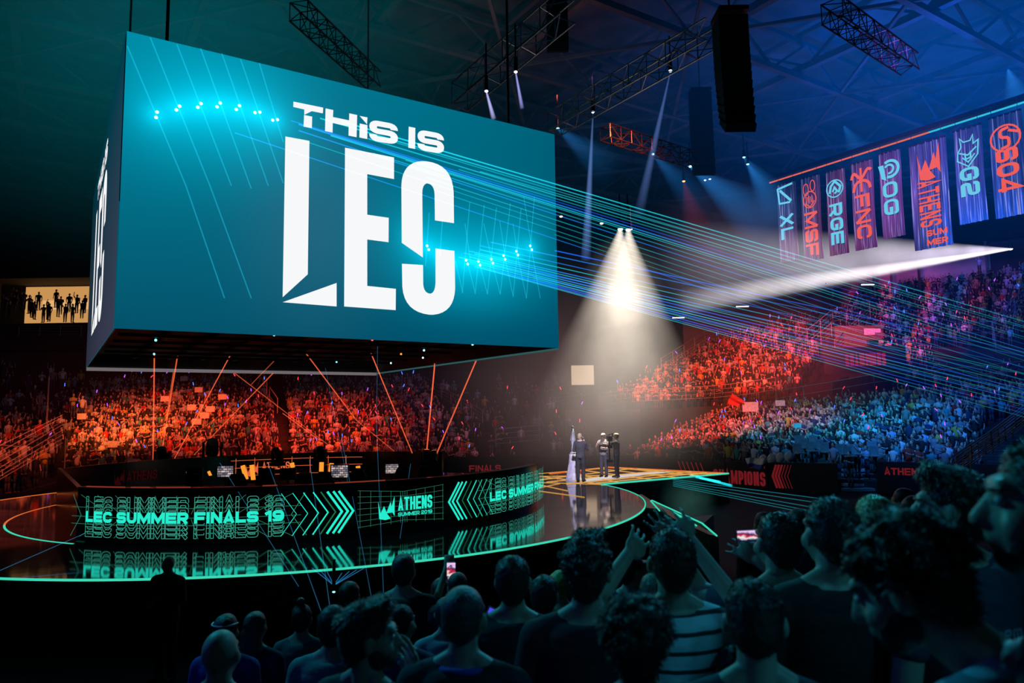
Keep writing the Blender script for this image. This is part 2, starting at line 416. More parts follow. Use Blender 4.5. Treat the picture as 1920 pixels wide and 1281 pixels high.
# line-array speaker columns
def line_array(u0, v0, u1, v1, Y, n, label, cw=1.3):
    a = at(u0, v0, Y); b = at(u1, v1, Y); t = thing('line_array_speaker', a, label, 'speaker', 'hanging speaker columns')
    MB().box((0, 0, .15), (cw, .9, .12)).build('rigging_frame', BLACKM, t)
    MB().tube((0, 0, .2), (0, 0, 30-a.z), .03).build('chain', BLACKM, t)
    H = (a.z-b.z)/n
    for i in range(n):
        ang = .06*i*i/n; M = Matrix.Rotation(ang, 3, 'X')
        e = MB().box((0, -.05*i*i/n*.5, -H*(i+.5)), (cw, .7, H*.94), M).build('speaker_cabinet', BLACK, t)
line_array(1368, 38, 1355, 248, 20, 14, 'tall black column of stacked speakers hanging right of the lighting truss', .85)
line_array(1043, -20, 1036, 100, 33, 8, 'short black speaker column hanging above the silver truss end', 1.0)
line_array(1312, 175, 1304, 330, 44, 10, 'smaller black speaker column hanging behind the tall one', 1.3)

# ================================================================== screen cube
FL, FR, BL = Vector((-8.1, 14.53, 5.75)), Vector((1.33, 20.58, 5.75)), Vector((-15.61, 26.11, 5.75))
DU = (FR-FL).normalized(); DV = Vector((-DU.y, DU.x, 0)); SW = (FR-FL).length; SD = (BL-FL).length; SHH = 12.11-5.75; BL = FL + DV*SD
cubeC = FL + DU*SW/2 + DV*SD/2
cube = thing('screen_cube', cubeC, 'huge four-sided hanging video screen cube showing white THIS IS LEC on teal', 'video screen')
loc = lambda p: Vector(p)-cubeC
FN = -DV; LN = -DU
fface = lambda s, z, e=0.0: loc(FL + DU*s + Vector((0, 0, z)) + FN*e)         # s metres from left edge, z up
lface = lambda s, z, e=0.0: loc(BL - DV*s + Vector((0, 0, z)) + LN*e)         # s from far end toward the front edge
def face_px(u, v):
    p = onplane(u, v, FL, FN) - FL; return (p.dot(DU), p.z)
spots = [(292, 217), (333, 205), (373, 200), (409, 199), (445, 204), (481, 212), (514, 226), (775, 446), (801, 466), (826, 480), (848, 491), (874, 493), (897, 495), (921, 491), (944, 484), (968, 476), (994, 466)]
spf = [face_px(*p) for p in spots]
NX, NZ = 224, 128
vs = []; cols = []
tl, tr, bl, br, ce = [np.array(lin(c)) for c in ((0, 132, 158), (0, 96, 120), (4, 82, 106), (0, 78, 106), (40, 102, 128))]
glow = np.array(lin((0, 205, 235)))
for j in range(NZ+1):
    for i in range(NX+1):
        s, z = SW*i/NX, SHH*j/NZ; a, b = i/NX, j/NZ
        c = (tl*(1-a)+tr*a)*b + (bl*(1-a)+br*a)*(1-b)
        q = math.exp(-(((a-.36)/.13)**2+((b-.45)/.35)**2)); c = c*(1-q*.7)+ce*q*.7
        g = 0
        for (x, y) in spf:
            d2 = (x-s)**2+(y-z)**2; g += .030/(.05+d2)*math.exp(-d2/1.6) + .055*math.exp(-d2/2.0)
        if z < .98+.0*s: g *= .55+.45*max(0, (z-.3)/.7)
        c = c + glow*min(g, 1.6)  # glow around the lamp points painted into the screen colours
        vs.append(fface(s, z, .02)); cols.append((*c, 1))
fs = [(j*(NX+1)+i, j*(NX+1)+i+1, (j+1)*(NX+1)+i+1, (j+1)*(NX+1)+i) for j in range(NZ) for i in range(NX)]
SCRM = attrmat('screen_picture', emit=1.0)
def colmesh(name, vs, fs, cols, mat, parent=None):
    me = bpy.data.meshes.new(name); me.from_pydata([tuple(v) for v in vs], [], fs); me.materials.append(mat)
    ca = me.color_attributes.new('Col', 'FLOAT_COLOR', 'POINT'); ca.data.foreach_set('color', np.array(cols, 'f').ravel())
    o = bpy.data.objects.new(name, me); C.objects.link(o); o.parent = parent; return o
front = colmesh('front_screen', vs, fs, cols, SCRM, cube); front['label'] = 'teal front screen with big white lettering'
vs = []; cols = []; N2 = 24
for j in range(N2+1):
    for i in range(N2+1):
        a, b = i/N2, j/N2
        lo, hi = np.array(lin((58, 60, 80))), np.array(lin((0, 62, 78)))
        far = np.array(lin((16, 28, 40)))
        c = lo*(1-b)**1.2+hi*(1-(1-b)**1.2); c = c*(.55+.45*a)
        vs.append(lface(SD*a, SHH*b, .02)); cols.append((*c, 1))
fs = [(j*(N2+1)+i, j*(N2+1)+i+1, (j+1)*(N2+1)+i+1, (j+1)*(N2+1)+i) for j in range(N2) for i in range(N2)]
side = colmesh('side_screen', vs, fs, cols, SCRM, cube)
for nm, pts, m in (('back_screen', [(SW, 1), (0, 1)], SCRM), ('far_side_screen', [(SW, 0), (SW, 1)], SCRM)):
    q = [FL + DU*x + DV*SD*y for x, y in pts]
    colmesh(nm, [loc(q[0]), loc(q[1]), loc(q[1]+Vector((0, 0, SHH))), loc(q[0]+Vector((0, 0, SHH)))], [(0, 1, 2, 3)], [(0, .09, .13, 1)]*4, SCRM, cube)
# dark frame, underside and its little lights
mb = MB(); e = .0
c8 = [fface(0, 0), fface(SW, 0), loc(FL+DU*SW+DV*SD), loc(BL)]
top = [q+Vector((0, 0, SHH)) for q in c8]
mb.poly(top); mb.build('top_frame', BLACK, cube)
mb = MB(); ins = [c8[0].lerp(c8[2], .03)+Vector((0, 0, .5)), c8[1].lerp(c8[3], .03)+Vector((0, 0, .5)), c8[2].lerp(c8[0], .03)+Vector((0, 0, .5)), c8[3].lerp(c8[1], .03)+Vector((0, 0, .5))]
mb.poly(ins)
for i in range(4): mb.poly([c8[i], c8[(i+1) % 4], ins[(i+1) % 4], ins[i]])
for k in range(1, 9):
    a = ins[0].lerp(ins[1], k/9)-Vector((0, 0, .1)); b = ins[3].lerp(ins[2], k/9)-Vector((0, 0, .1)); mb.bar(a, b, .1)
for k in range(1, 7):
    a = ins[0].lerp(ins[3], k/7)-Vector((0, 0, .2)); b = ins[1].lerp(ins[2], k/7)-Vector((0, 0, .2)); mb.bar(a, b, .08)
mb.build('underside', BLACK, cube)
EDGE = emis('grey_edge_strip', lin((120, 112, 116)), .8)
MB().bar(c8[3]+Vector((0, 0, -.04)), c8[2]+Vector((0, 0, -.04)), .12).build('back_edge_strip', EDGE, cube)
MB().bar(c8[1]+Vector((0, 0, -.02)), c8[2]+Vector((0, 0, -.02)), .05).build('side_edge_strip', emis('teal_edge', lin((60, 110, 110)), .6), cube)
for (u, v, c) in ((292, 638, (120, 230, 240)), (289, 664, (120, 230, 240)), (698, 637, (255, 90, 60)), (752, 664, (255, 120, 60)), (631, 679, (90, 200, 255)), (770, 683, (255, 220, 200)), (733, 681, (160, 255, 255)), (886, 646, (140, 230, 255)), (795, 657, (150, 230, 255)), (514, 628, (120, 220, 255)), (793, 671, (200, 230, 255))):
    p = hz(u, v, 5.95); MB().ell(loc(p), (.035, .035, .035), 8, 6).build('indicator_light', emis('indicator', lin(c), 2.5), cube)
# lettering, traced once on the front face and repeated on the side face
z0 = lambda x, y: face_px(500+x/2.9115, 170+y/2.9115)
def bez(p, q, r, n=8): return [((1-t)**2*p[0]+2*t*(1-t)*q[0]+t*t*r[0], (1-t)**2*p[1]+2*t*(1-t)*q[1]+t*t*r[1]) for t in [k/n for k in range(n+1)]]
polys = [
 [(143, 64), (305, 97), (303, 128), (243, 116), (202, 136), (202, 107), (142, 93)], [(201, 137), (245, 146), (243, 208), (198, 200)],
 [(318, 101), (360, 110), (358, 148), (446, 166), (447, 128), (490, 137), (487, 258), (443, 249), (444, 199), (357, 180), (356, 233), (315, 224)],
 [(504, 142), (546, 150), (544, 188)], [(504, 183), (546, 192), (545, 268), (502, 259)], [(771, 200), (807, 207), (806, 322), (769, 315)],
 [(99, 254), (230, 278), (221, 1005), (84, 1130)], [(84, 1157), (378, 1052), (378, 1180)],
 [(424, 315), (691, 368), (691, 486), (545, 459), (545, 680), (662, 697), (661, 830), (545, 815), (545, 1068), (701, 1084), (700, 1200), (419, 1180)],
 [(733, 833)] + bez((731, 520), (735, 395), (842, 388)) + bez((868, 389), (1010, 405), (1016, 560)) + [(1018, 726), (914, 711)] + bez((912, 570), (910, 515), (875, 510), 6) + bez((870, 509), (846, 515), (845, 560), 6) + [(848, 913)],
 [(734, 947), (849, 954)] + bez((850, 1060), (855, 1108), (888, 1110), 6) + bez((890, 1110), (915, 1105), (917, 1050), 6) + [(917, 864), (1020, 877)] + bez((1024, 1080), (1020, 1215), (905, 1225)) + bez((885, 1225), (745, 1210), (736, 1070))]
Squads = [[(557, 160), (712, 189), (712, 300), (555, 274)], [(820, 214), (963, 241), (964, 350), (818, 326)]]
def lettering(fmapS):
    mb = MB()
    for p in polys:
        q = [z0(*a) for a in p]; q = [a for i, a in enumerate(q) if math.dist(a, q[i-1]) > 1e-4]
        mb.poly([fmapS(*a) for a in q])
    for Q in Squads:
        A, B, Cc, D = [z0(*a) for a in Q]
        bi = lambda x, y: tuple((D[k]*(1-x)+Cc[k]*x)*(1-y)+(A[k]*(1-x)+B[k]*x)*y for k in (0, 1))
        put_text(mb, 'S', 0, 0, 1, lambda x, y: fmapS(*bi(x, y)), t=.26, width=1.0)
    return mb
lettering(lambda s, z: fface(s, z, .05)).build('lettering', WHITE, cube)['label'] = 'white words THIS IS LEC on the front screen'
lettering(lambda s, z: lface(s*SD/SW, z, .05)).build('lettering', WHITE, cube)['label'] = 'white words THIS IS LEC seen sideways on the side screen'
# lamp glare laid on the front screen as glowing points and fine rays
DOT = emis('white_cyan_dot', (.75, 1, 1), 1.2)
mb = MB(); mr = MB()
offs = [((2, -4), (0, 5))]+[((3, -4), (-2, 4))]*1+[((3, -3), (-4, 3))]*4+[((4, 0), (-5, 0))]+[((0, -3), (1, 3))]*10
for k, (u, v) in enumerate(spots):
    if 7 <= k <= 7 or k in (9, 10): continue
    prs = ((3, -4), (-3, 3)) if 1 <= k < 5 else (((-2, -4), (1, 3)) if k > 7 else (((5, 0), (-4, 1)) if k > 4 else ((2, -5), (0, 5))))
    for (du, dv) in prs:
        s, z = face_px(u+du, v+dv); MB().add([fface(s+.038*math.cos(a*PI/6), z+.038*math.sin(a*PI/6), .06) for a in range(12)], [tuple(range(12))]).build('light_dot', DOT, cube)
RAYM = emis('faint_cyan_ray', lin((30, 175, 200)), 1.0)
RAYM2 = additive('faint_ray', lin((20, 120, 140)), .8)
seg = [((238, 88), (348, 350)), ((281, 72), (393, 350)), ((331, 85), (433, 350)), ((375, 92), (470, 355)), ((415, 102), (502, 350)), ((450, 113), (530, 345)), ((485, 120), (530, 268)), ((348, 350), (420, 560)), ((393, 350), (470, 560)),
       ((879, 380), (865, 550)), ((906, 385), (889, 552)), ((929, 390), (912, 553)), ((955, 382), (936, 553)), ((975, 392), (960, 558)), ((1000, 370), (985, 560)), ((803, 400), (796, 500)), ((828, 412), (823, 480)),
       ((852, 490), (866, 550)), ((876, 497), (889, 550)), ((898, 497), (912, 552)), ((920, 490), (936, 552)), ((945, 485), (960, 555)), ((968, 478), (985, 560)), ((994, 466), (1011, 560)), ((870, 420), (880, 490)), ((905, 420), (921, 490)), ((935, 415), (945, 480)), ((980, 370), (994, 460)), ((960, 420), (968, 475))]
for k, (a, b) in enumerate(seg):
    A, B = face_px(*a), face_px(*b); n = 6; mr = MB()
    for i in range(n):
        p = (A[0]+(B[0]-A[0])*i/n, A[1]+(B[1]-A[1])*i/n); q = (A[0]+(B[0]-A[0])*(i+1)/n, A[1]+(B[1]-A[1])*(i+1)/n)
        put_line(mr, [p, q], .028, lambda x, y: fface(x, y, .055))
    mr.build('light_ray', RAYM2, cube)
# hanging cables
for k in range(4):
    MB().tube(top[k].lerp(top[(k+2) % 4], .08), top[k].lerp(top[(k+2) % 4], .08)+Vector((0, 0, 18)), .04, n=6).build('hanging_cable', BLACKM, cube)

# ================================================================== round stage
SX, SY, SZ, RO, RI = -6.74, 23.27, 1.2, 10.75, 7.67
STM = NT('glossy_stage_floor'); p = STM.n('ShaderNodeBsdfPrincipled'); v = STM.obj()
STM.l(STM.ramp(STM.noise(1.5, 3, v), [(.3, (.30, .30, .32)), (.7, (.42, .41, .44))]), p.inputs['Base Color']); p.inputs['Metallic'].default_value = .92
f = STM.noise(3, 4, v); STM.l(STM.m2('ADD', STM.m2('MULTIPLY', f, .06), .035), p.inputs['Roughness'])
b = STM.n('ShaderNodeBump'); b.inputs['Strength'].default_value = .012; b.inputs['Distance'].default_value = .02; STM.l(STM.noise(5, 2, v), b.inputs['Height']); STM.l(b.outputs[0], p.inputs['Normal'])
STM.l(p.outputs[0], STM.o.inputs[0]); STM = STM.m
def disc_pt(a, r, z=SZ): return Vector((SX+r*math.cos(a), SY+r*math.sin(a), z))
stage = thing('round_stage', (SX, SY, 0), 'large round glossy black stage with a teal glowing rim under the screen cube', 'stage')
so = Vector((SX, SY, 0)); n = 160
mb = MB(); mb.add([disc_pt(2*PI*i/n, RO)-so for i in range(n)], [tuple(range(n))]); mb.build('deck', STM, stage)
mb = MB()
for i in range(n):
    a, b = 2*PI*i/n, 2*PI*(i+1)/n; mb.add([disc_pt(a, RO, SZ-.001)-so, disc_pt(b, RO, SZ-.001)-so, disc_pt(b, RO, 0)-so, disc_pt(a, RO, 0)-so], [(0, 1, 2, 3)])
mb.build('skirt', BLACK, stage)
def arcstrip(mb, a0, a1, r, w, z, n=60, mi=0):
    for i in range(n):
        a, b = a0+(a1-a0)*i/n, a0+(a1-a0)*(i+1)/n
        mb.add([disc_pt(a, r-w/2, z)-so, disc_pt(b, r-w/2, z)-so, disc_pt(b, r+w/2, z)-so, disc_pt(a, r+w/2, z)-so], [(0, 1, 2, 3)], mi)
        mb.add([disc_pt(a, r+w/2, z)-so, disc_pt(b, r+w/2, z)-so, disc_pt(b, r+w/2, z-w)-so, disc_pt(a, r+w/2, z-w)-so], [(0, 1, 2, 3)], mi)
ajoin = math.atan2(27.25-SY, 3.32-SX)
mb = MB(); arcstrip(mb, math.radians(185), 2*PI+ajoin, RO, .035, SZ+.012, 120); mb.build('rim_light', RIM, stage)
mb = MB(); arcstrip(mb, math.radians(110), math.radians(185), RO, .045, SZ+.012, 60); mb.build('rim_light', RIMO, stage)['label'] = 'orange stretch of the rim light at the far left'
# inner floor line seen left of the barrier
mb = MB(); arcstrip(mb, math.radians(214), math.radians(248), RI+.12, .05, SZ+.006, 40); mb.build('floor_line', RIM, stage)
mb = MB(); arcstrip(mb, math.radians(178), math.radians(214), RI+.12, .05, SZ+.006, 40); mb.build('floor_line', RIMO, stage)

# ---- player-desk barrier ring with LED front
DECKT = 2.38
BAR = thing('led_barrier', (SX, SY, SZ), 'curved black barrier ring with teal LED lettering around the player desks', 'barrier')
bo = Vector((SX, SY, SZ))
aR = math.atan2(21.28-SY, .74-SX); aL = -1.965          # right end, left end of the lit front
aBack = math.atan2(29.9-SY, -2.9-SX)
def wall_arc(name, a0, a1, r0, r1, z0_, z1_, m, n=90, parent=BAR):
    mb = MB(); ring = []
    for i in range(n+1):
        a = a0+(a1-a0)*i/n
        ring += [disc_pt(a, r0, z0_)-bo, disc_pt(a, r1, z0_)-bo, disc_pt(a, r1, z1_)-bo, disc_pt(a, r0, z1_)-bo]
    fs = []
    for i in range(n):
        for k in range(4): fs.append((i*4+k, i*4+(k+1) % 4, (i+1)*4+(k+1) % 4, (i+1)*4+k))
    fs += [(0, 1, 2, 3), (n*4+3, n*4+2, n*4+1, n*4)]
    return mb.add(ring, fs).build(name, m, parent)
GLB = pbr('gloss_black_panel', (.004, .005, .006), .18)
wall_arc('front_panel', aL, aR, RI-.10, RI, SZ, DECKT, GLB)
wall_arc('top_cap', aL, aR, RI-.22, RI+.02, DECKT, DECKT+.035, GLB)
wall_arc('rear_panel', math.radians(-177.5), aBack-2*PI, RI-.10, RI, SZ, DECKT-.04, GLB)
ea, eb = disc_pt(aL, RI-.05, SZ)-bo, disc_pt(math.radians(-177.5), RI-.05, SZ)-bo
mb = MB(); dd = (eb-ea).normalized(); mb.box((ea+eb)/2+Vector((0, 0, .59)), ((eb-ea).length, .1, 1.18), Matrix((dd, Vector((-dd.y, dd.x, 0)), Vector((0, 0, 1)))).transposed()); mb.build('end_panel', GLB, BAR)
# the bottom of the front carries a mirror-dark kick board
# flat coordinates on the front: x = arc length from left end, y = height above deck
def bmap(x, y, e=.012): return disc_pt(aL + x/RI, RI+e, SZ+y)-bo
def bar_px(u, v):
    "arc length and height where a sight line meets the barrier front"
    r = ray(u, v); A = r.x**2+r.y**2; B = 2*(r.x*(CAM.x-SX)+r.y*(CAM.y-SY)); Cc = (CAM.x-SX)**2+(CAM.y-SY)**2-RI**2
    t = (-B-math.sqrt(max(0, B*B-4*A*Cc)))/(2*A); p = CAM+r*t
    return ((math.atan2(p.y-SY, p.x-SX)-aL)*RI, p.z-SZ)
Y0, Y1 = .14, 1.05                                       # lit band
def led(name): return name
grid = MB(); logo = MB(); word = MB(); tagl = MB()
def slogan(x0, x1, yb=.465, h=.235):
    fill = [MB() for _ in range(4)]; outl = MB()
    put_text(fill, 'LEC SUMMER FINALS 19', x0, yb, h, bmap, wide=1.12, t=.285, gap=.08, width=(x1-x0), space=.42)
    bm2 = lambda x, y: bmap(x, y, .008)
    for k in range(1, 4):
        for s in (1, -1):
            put_text(outl, 'LEC SUMMER FINALS 19', x0, yb+s*.105*k, h, bm2, wide=1.12, t=.265, gap=.09, width=(x1-x0), outline=.011, space=.42, clip=(.52, 1.2) if s > 0 else (-.2, .48))
    for q_ in fill: q_.build('slogan_word', TEAL, BAR)
    outl.build('outline_lettering', TEALD, BAR)
xA0 = bar_px(162, 960)[0]; xA1 = bar_px(533, 960)[0]
slogan(xA0, xA1)
xB0 = bar_px(918, 930)[0]; slogan(xB0, xB0+(xA1-xA0))
gm = lambda x, y: bmap(x, y, .006)
for (g0, g1) in ((xA0, xA1), (xB0, xB0+(xA1-xA0))):
    cxm = (g0+g1)/2; x_l, x_r = g0-.45, g1+.35
    for y in (.42, .58, .78): put_line(grid, [(x_l, y), (x_r, y)], .009, gm)
    for k in range(-5, 6):
        s = k/5*(g1-g0)/2
        for (ya, yb_, sg) in ((Y1, .66, 1), (Y0, .56, 1)):
            put_line(grid, [(cxm+s*1.08, ya), (cxm+s*.72+.0, yb_)], .009, gm)
    for sgn in (-1, 1):
        e = g0-.15 if sgn < 0 else g1+.15
        put_line(grid, [(e+sgn*.28, Y1), (e, .60), (e+sgn*.32, Y0)], .014, gm)
    grid.build('grid_lines', GRID, BAR); grid = MB()
def chevrons(xs, sgn, ws, mats):
    for x, wd, m in zip(xs, ws, mats):
        mc = MB(); put_line(mc, [(x-sgn*.32, Y1), (x, .60), (x-sgn*.32, Y0)], wd, bmap); mc.build('chevron', (TEAL, TEALG)[m], BAR)
cx1 = [bar_px(u, 960)[0] for u in (556, 577, 597, 615, 629, 641, 652, 662)]
chevrons(cx1, 1, (.010, .014, .022, .028, .028, .05, .05, .05), (0, 0, 0, 0, 1, 0, 0, 0))
cx2 = [bar_px(u, 930)[0] for u in (841, 848, 856, 866, 876, 887, 897, 908)]
chevrons(cx2, -1, (.05, .05, .04, .022, .026, .016, .012, .010), (0, 0, 0, 1, 0, 0, 0, 0))
# grid behind the Athens logo: bends like an open book
gx0, gx1 = cx1[-1]+.1, cx2[0]-.15; xm = bar_px(757, 950)[0]
for u in (675, 695, 714, 733, 751, 755, 759, 763, 780, 797, 814, 830): 
    x = bar_px(u, 950)[0]; d = abs(x-xm)/(gx1-gx0); put_line(grid, [(x, .20+.05*(1-d*2)), (x, 1.04-.09*(1-2*d))], .008, gm)
for k in range(7):
    y = .22+.135*k; yc = .63+(y-.63)*.8
    put_line(grid, [(gx0, y+.0), (xm, yc), (gx1, y)], .007, gm)
lx0, ly0 = bar_px(708, 968); lx1 = bar_px(740, 960)[0]; lt = .82
logo.poly([bmap(lx0+(lx1-lx0)*a, .34+.52*b, .02) for a, b in CROWN])
ax0, ax1 = bar_px(746, 950)[0], bar_px(810, 950)[0]
put_text(word, 'ATHENS', ax0, .52, .30, bmap, wide=.55, t=.17, gap=.07, width=ax1-ax0)
put_text(tagl, 'SUMMER 2019', ax0, .39, .085, bmap, wide=1.3, t=.2, gap=.1, width=ax1-ax0)
for mb_, nm, m in ((grid, 'grid_lines', GRID), (logo, 'crown_logo', TEAL), (word, 'athens_lettering', TEAL), (tagl, 'small_lettering', TEAL)):
    mb_.build(nm, m, BAR)
# faint red logo inside the rear panel on the left, orange grid wall further round
def rmap(x, y, e=-.115): return disc_pt(-x, RI+e, SZ+y)-bo
mb = MB(); a0 = math.radians(163.5)
imap = lambda x, y: disc_pt(a0-x/RI, RI-.12, SZ+y)-bo
mb.poly([imap(.0+.45*a, .35+.55*b) for a, b in CROWN]); put_text(mb, 'ATHENS', .55, .45, .34, imap, wide=.55, t=.15, gap=.08)
mb.build('red_logo', emis('dim_red', lin((60, 8, 12)), .5), BAR)
mb = MB()
og = lambda x, y: disc_pt(math.radians(128)-x/RI, RI-.12, SZ+y)-bo
for k in range(7): put_line(mb, [(.2+.75*k, .25), (.2+.75*k, 1.0)], .02, og)
for y in (.3, .62, .92): put_line(mb, [(0, y), (5.4, y)], .018, og)
mb.poly([og(.6+.5*a, .25+.6*b) for a, b in CROWN]); put_text(mb, 'ATHENS', 1.25, .5, .3, og, wide=.55, t=.16, gap=.08)
mb.build('orange_grid', ORNL, BAR)
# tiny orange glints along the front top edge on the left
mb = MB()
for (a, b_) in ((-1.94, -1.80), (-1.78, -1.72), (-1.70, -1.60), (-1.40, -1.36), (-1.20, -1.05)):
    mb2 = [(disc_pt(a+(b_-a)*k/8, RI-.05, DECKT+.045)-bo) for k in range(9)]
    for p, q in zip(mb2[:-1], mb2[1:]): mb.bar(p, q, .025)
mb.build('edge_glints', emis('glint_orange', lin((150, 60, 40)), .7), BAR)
# ================================================================== catwalk wing behind the circle, with gold floor grid
P = lambda u, v, z=SZ: hz(u, v, z)
cw = [P(1030, 889), P(1140, 876.5), P(1366, 888.5), P(1128, 909), P(1060, 915)]
cwc = sum(cw, Vector())/len(cw); cwc.z = 0
cwk = thing('catwalk', cwc, 'dark catwalk wing with a gold grid floor where the presenters stand', 'catwalk')
l2 = lambda p: Vector(p)-cwc
GRD = STM
MB().poly([l2(p)+Vector((0, 0, .004)) for p in cw]).build('deck', GRD, cwk)
mb = MB()
for i in range(len(cw)):
    a, b = l2(cw[i]), l2(cw[(i+1) % len(cw)]); dn = Vector((0, 0, -SZ)); mb.add([a, b, b+dn, a+dn], [(0, 1, 2, 3)])
mb.build('skirt', BLACK, cwk)
e2 = Vector((0, 0, .012))
mb = MB(); mb.bar(l2(cw[3])+e2, l2(cw[2])+e2, .06); mb.build('rim_light', RIM, cwk)
mb = MB(); mb.bar(l2(cw[0])+e2, l2(cw[1])+e2, .05); mb.bar(l2(cw[1])+e2, l2(cw[2])+e2, .05); mb.build('rim_light', RIMO, cwk)['label'] = 'orange rim light on the far edge'
mb = MB()
A, B, D, E_ = cw[3], cw[2], cw[0], cw[1]
gl = [((1012, 893.5), (1135, 909)), ((1012, 880+14), (1366, 888)), ((1060, 885.5), (1165, 906)), ((1092, 882), (1225, 900)), ((1120, 879), (1275, 896.5)), ((1152, 877.5), (1318, 892.5)), ((1195, 880), (1345, 890.5)),
      ((1012, 900), (1190, 878.5)), ((1025, 904.5), (1250, 881.5)), ((1062, 908.5), (1300, 884.5)), ((1100, 908), (1330, 886)), ((1010, 889), (1140, 877.5)),
      ((1010, 909), (1065, 921)), ((1010, 921), (1096, 933)), ((1010, 905), (1128, 909)), ((1012, 915), (1050, 907))]
for gi, (a, b) in enumerate(gl):
    a, b = l2(P(*a))+e2, l2(P(*b))+e2; mb.bar(a, b, .024 if gi < 12 else .014)
mb.build('gold_floor_lines', GOLD, cwk)
mb = MB()
wc = [(1090, 900.5), (1128, 894.5), (1180, 890), (1225, 886), (1262, 885.5), (1222, 889), (1180, 894.5), (1130, 900), (1096, 904)]
mb.poly([l2(P(*q))+Vector((0, 0, .02)) for q in wc]); mb.build('white_light_strip', emis('white_strip', lin((235, 225, 225)), .8), cwk)
# pointed wing toward the audience on the right
wg = [(1196, 928), (1203, 927), (1222, 939), (1347, 1006), (1330, 1003), (1262, 972), (1236, 955), (1210, 952), (1200, 945)]
wgc = P(1250, 960); wgc.z = 0
wing = thing('pointed_stage_wing', wgc, 'narrow pointed grey stage wing with teal light lines right of the round stage', 'stage wing')
q = [P(*a)-wgc for a in wg]
MB().poly([v+Vector((0, 0, .003)) for v in q]).build('deck', pbr('grey_wing_top', (.10, .09, .095), .3, .3), wing)
mb = MB()
for i in range(len(q)): a, b = q[i], q[(i+1) % len(q)]; mb.add([a, b, b-Vector((0, 0, SZ)), a-Vector((0, 0, SZ))], [(0, 1, 2, 3)])
mb.build('skirt', BLACK, wing)
mb = MB(); g = lambda u, v: P(u, v)-wgc+e2
for a, b in (((1220, 940), (1237, 959)), ((1262, 961), (1306, 987)), ((1316, 982), (1344, 1006)), ((1222, 939), (1316, 982))): mb.bar(g(*a), g(*b), .03)
mb.poly([g(1262, 961), g(1285, 971), g(1306, 987), g(1278, 974)]); mb.build('teal_light_lines', RIM, wing)
tri = [P(1298, 969), P(1338, 965), P(1321, 980)]
tc = sum(tri, Vector())/3; mbt = MB(); mbt.poly([v-tc for v in tri]); 
for i in range(3): a, b = tri[i]-tc, tri[(i+1) % 3]-tc; mbt.add([a, b, b-Vector((0, 0, SZ)), a-Vector((0, 0, SZ))], [(0, 1, 2, 3)])
tag(mbt.build('triangular_platform', pbr('beige_platform', (.35, .27, .24), .6), loc=tc), 'small beige triangular platform beside the pointed stage wing', 'platform')

# ================================================================== player desks inside the ring
def deskset(cx, cy, rz, n, label):
    t = thing('player_desk', (cx, cy, SZ), label, 'desk', None, rz)
    L = n*1.15
    MB().box((0, 0, .74), (L, .8, .05)).build('desk_top', BLACK, t)
    MB().box((0, .38, .37), (L, .04, .72)).build('modesty_panel', BLACKM, t)
    for x in (-L/2+.05, 0, L/2-.05): MB().box((x, 0, .36), (.06, .7, .72)).build('leg', BLACKM, t)
    MB().box((0, .41, .70), (L, .012, .02)).build('light_line', emis('desk_red', lin((200, 60, 40)), .8), t)
    return t
D1c, D2c = at(455, 905, 20.8), at(700, 905, 21.5)
deskset(D1c.x, D1c.y, .12, 5, 'long black player desk on the left inside the lit barrier')
deskset(D2c.x, D2c.y, -.10, 5, 'long black player desk on the right inside the lit barrier')
def screen_mat(seed, warm):
    N = NT('game_screen'); v = N.obj(); br = N.n('ShaderNodeTexBrick'); N.l(v, br.inputs['Vector']); mp = N.n('ShaderNodeMapping'); N.l(v, mp.inputs[0]); mp.inputs['Rotation'].default_value = (PI/2, 0, 0); mp.inputs['Location'].default_value = (seed, seed, 0); N.l(mp.outputs[0], br.inputs[0])
    br.inputs['Scale'].default_value = 4; br.inputs['Mortar Size'].default_value = .03
    br.inputs['Color1'].default_value = (*lin((225, 200, 190)), 1); br.inputs['Color2'].default_value = (*lin((70, 75, 100)), 1) ; br.inputs['Mortar'].default_value = (.01, .01, .015, 1)
    N.l(br.outputs[0], (e := N.n('ShaderNodeEmission')).inputs[0]); e.inputs[1].default_value = .9; N.l(e.outputs[0], N.o.inputs[0]); return N.m
FRM = pbr('monitor_bezel', (.25, .2, .18), .5)
def monitor(u, v, Y, wpx, label, seed, lit=True, rz=0.0):
    c = at(u, v, Y); w = wpx/F*Y; h = w*.72
    t = thing('monitor', (c.x, c.y, SZ+.765), label, 'monitor', 'player monitors', rz); zc = c.z-SZ-.765
    MB().box((0, 0, zc), (w, .04, h)).build('bezel', FRM if lit else BLACK, t)
    MB().box((0, -.024, zc), (w*.86, .006, h*.82)).build('screen', screen_mat(seed, 1) if lit else GLB, t)
    MB().box((0, .03, zc/2), (.05, .03, max(.05, zc))).build('stand', BLACKM, t); MB().box((0, .03, .006), (.24, .18, .012)).build('base', BLACKM, t)
monitor(423, 884, 20.6, 33, 'lit monitor on the left desk, showing a blue and white game picture', 1)
monitor(637, 884, 21.2, 36, 'lit monitor near the middle between two orange light tubes', 2, rz=-.1)
monitor(735, 879, 21.6, 27, 'beige-framed lit monitor at the right end of the player desks', 3, rz=.1)
for k, (u, dsc) in enumerate(((365, 'left of the lit left monitor'), (500, 'just right of the orange floor logo'), (540, 'right of centre beside an orange tube'), (680, 'between the two lit right-hand monitors'))):
    monitor(u, 889, 20.9, 30, 'dark unlit monitor '+dsc, k, False)
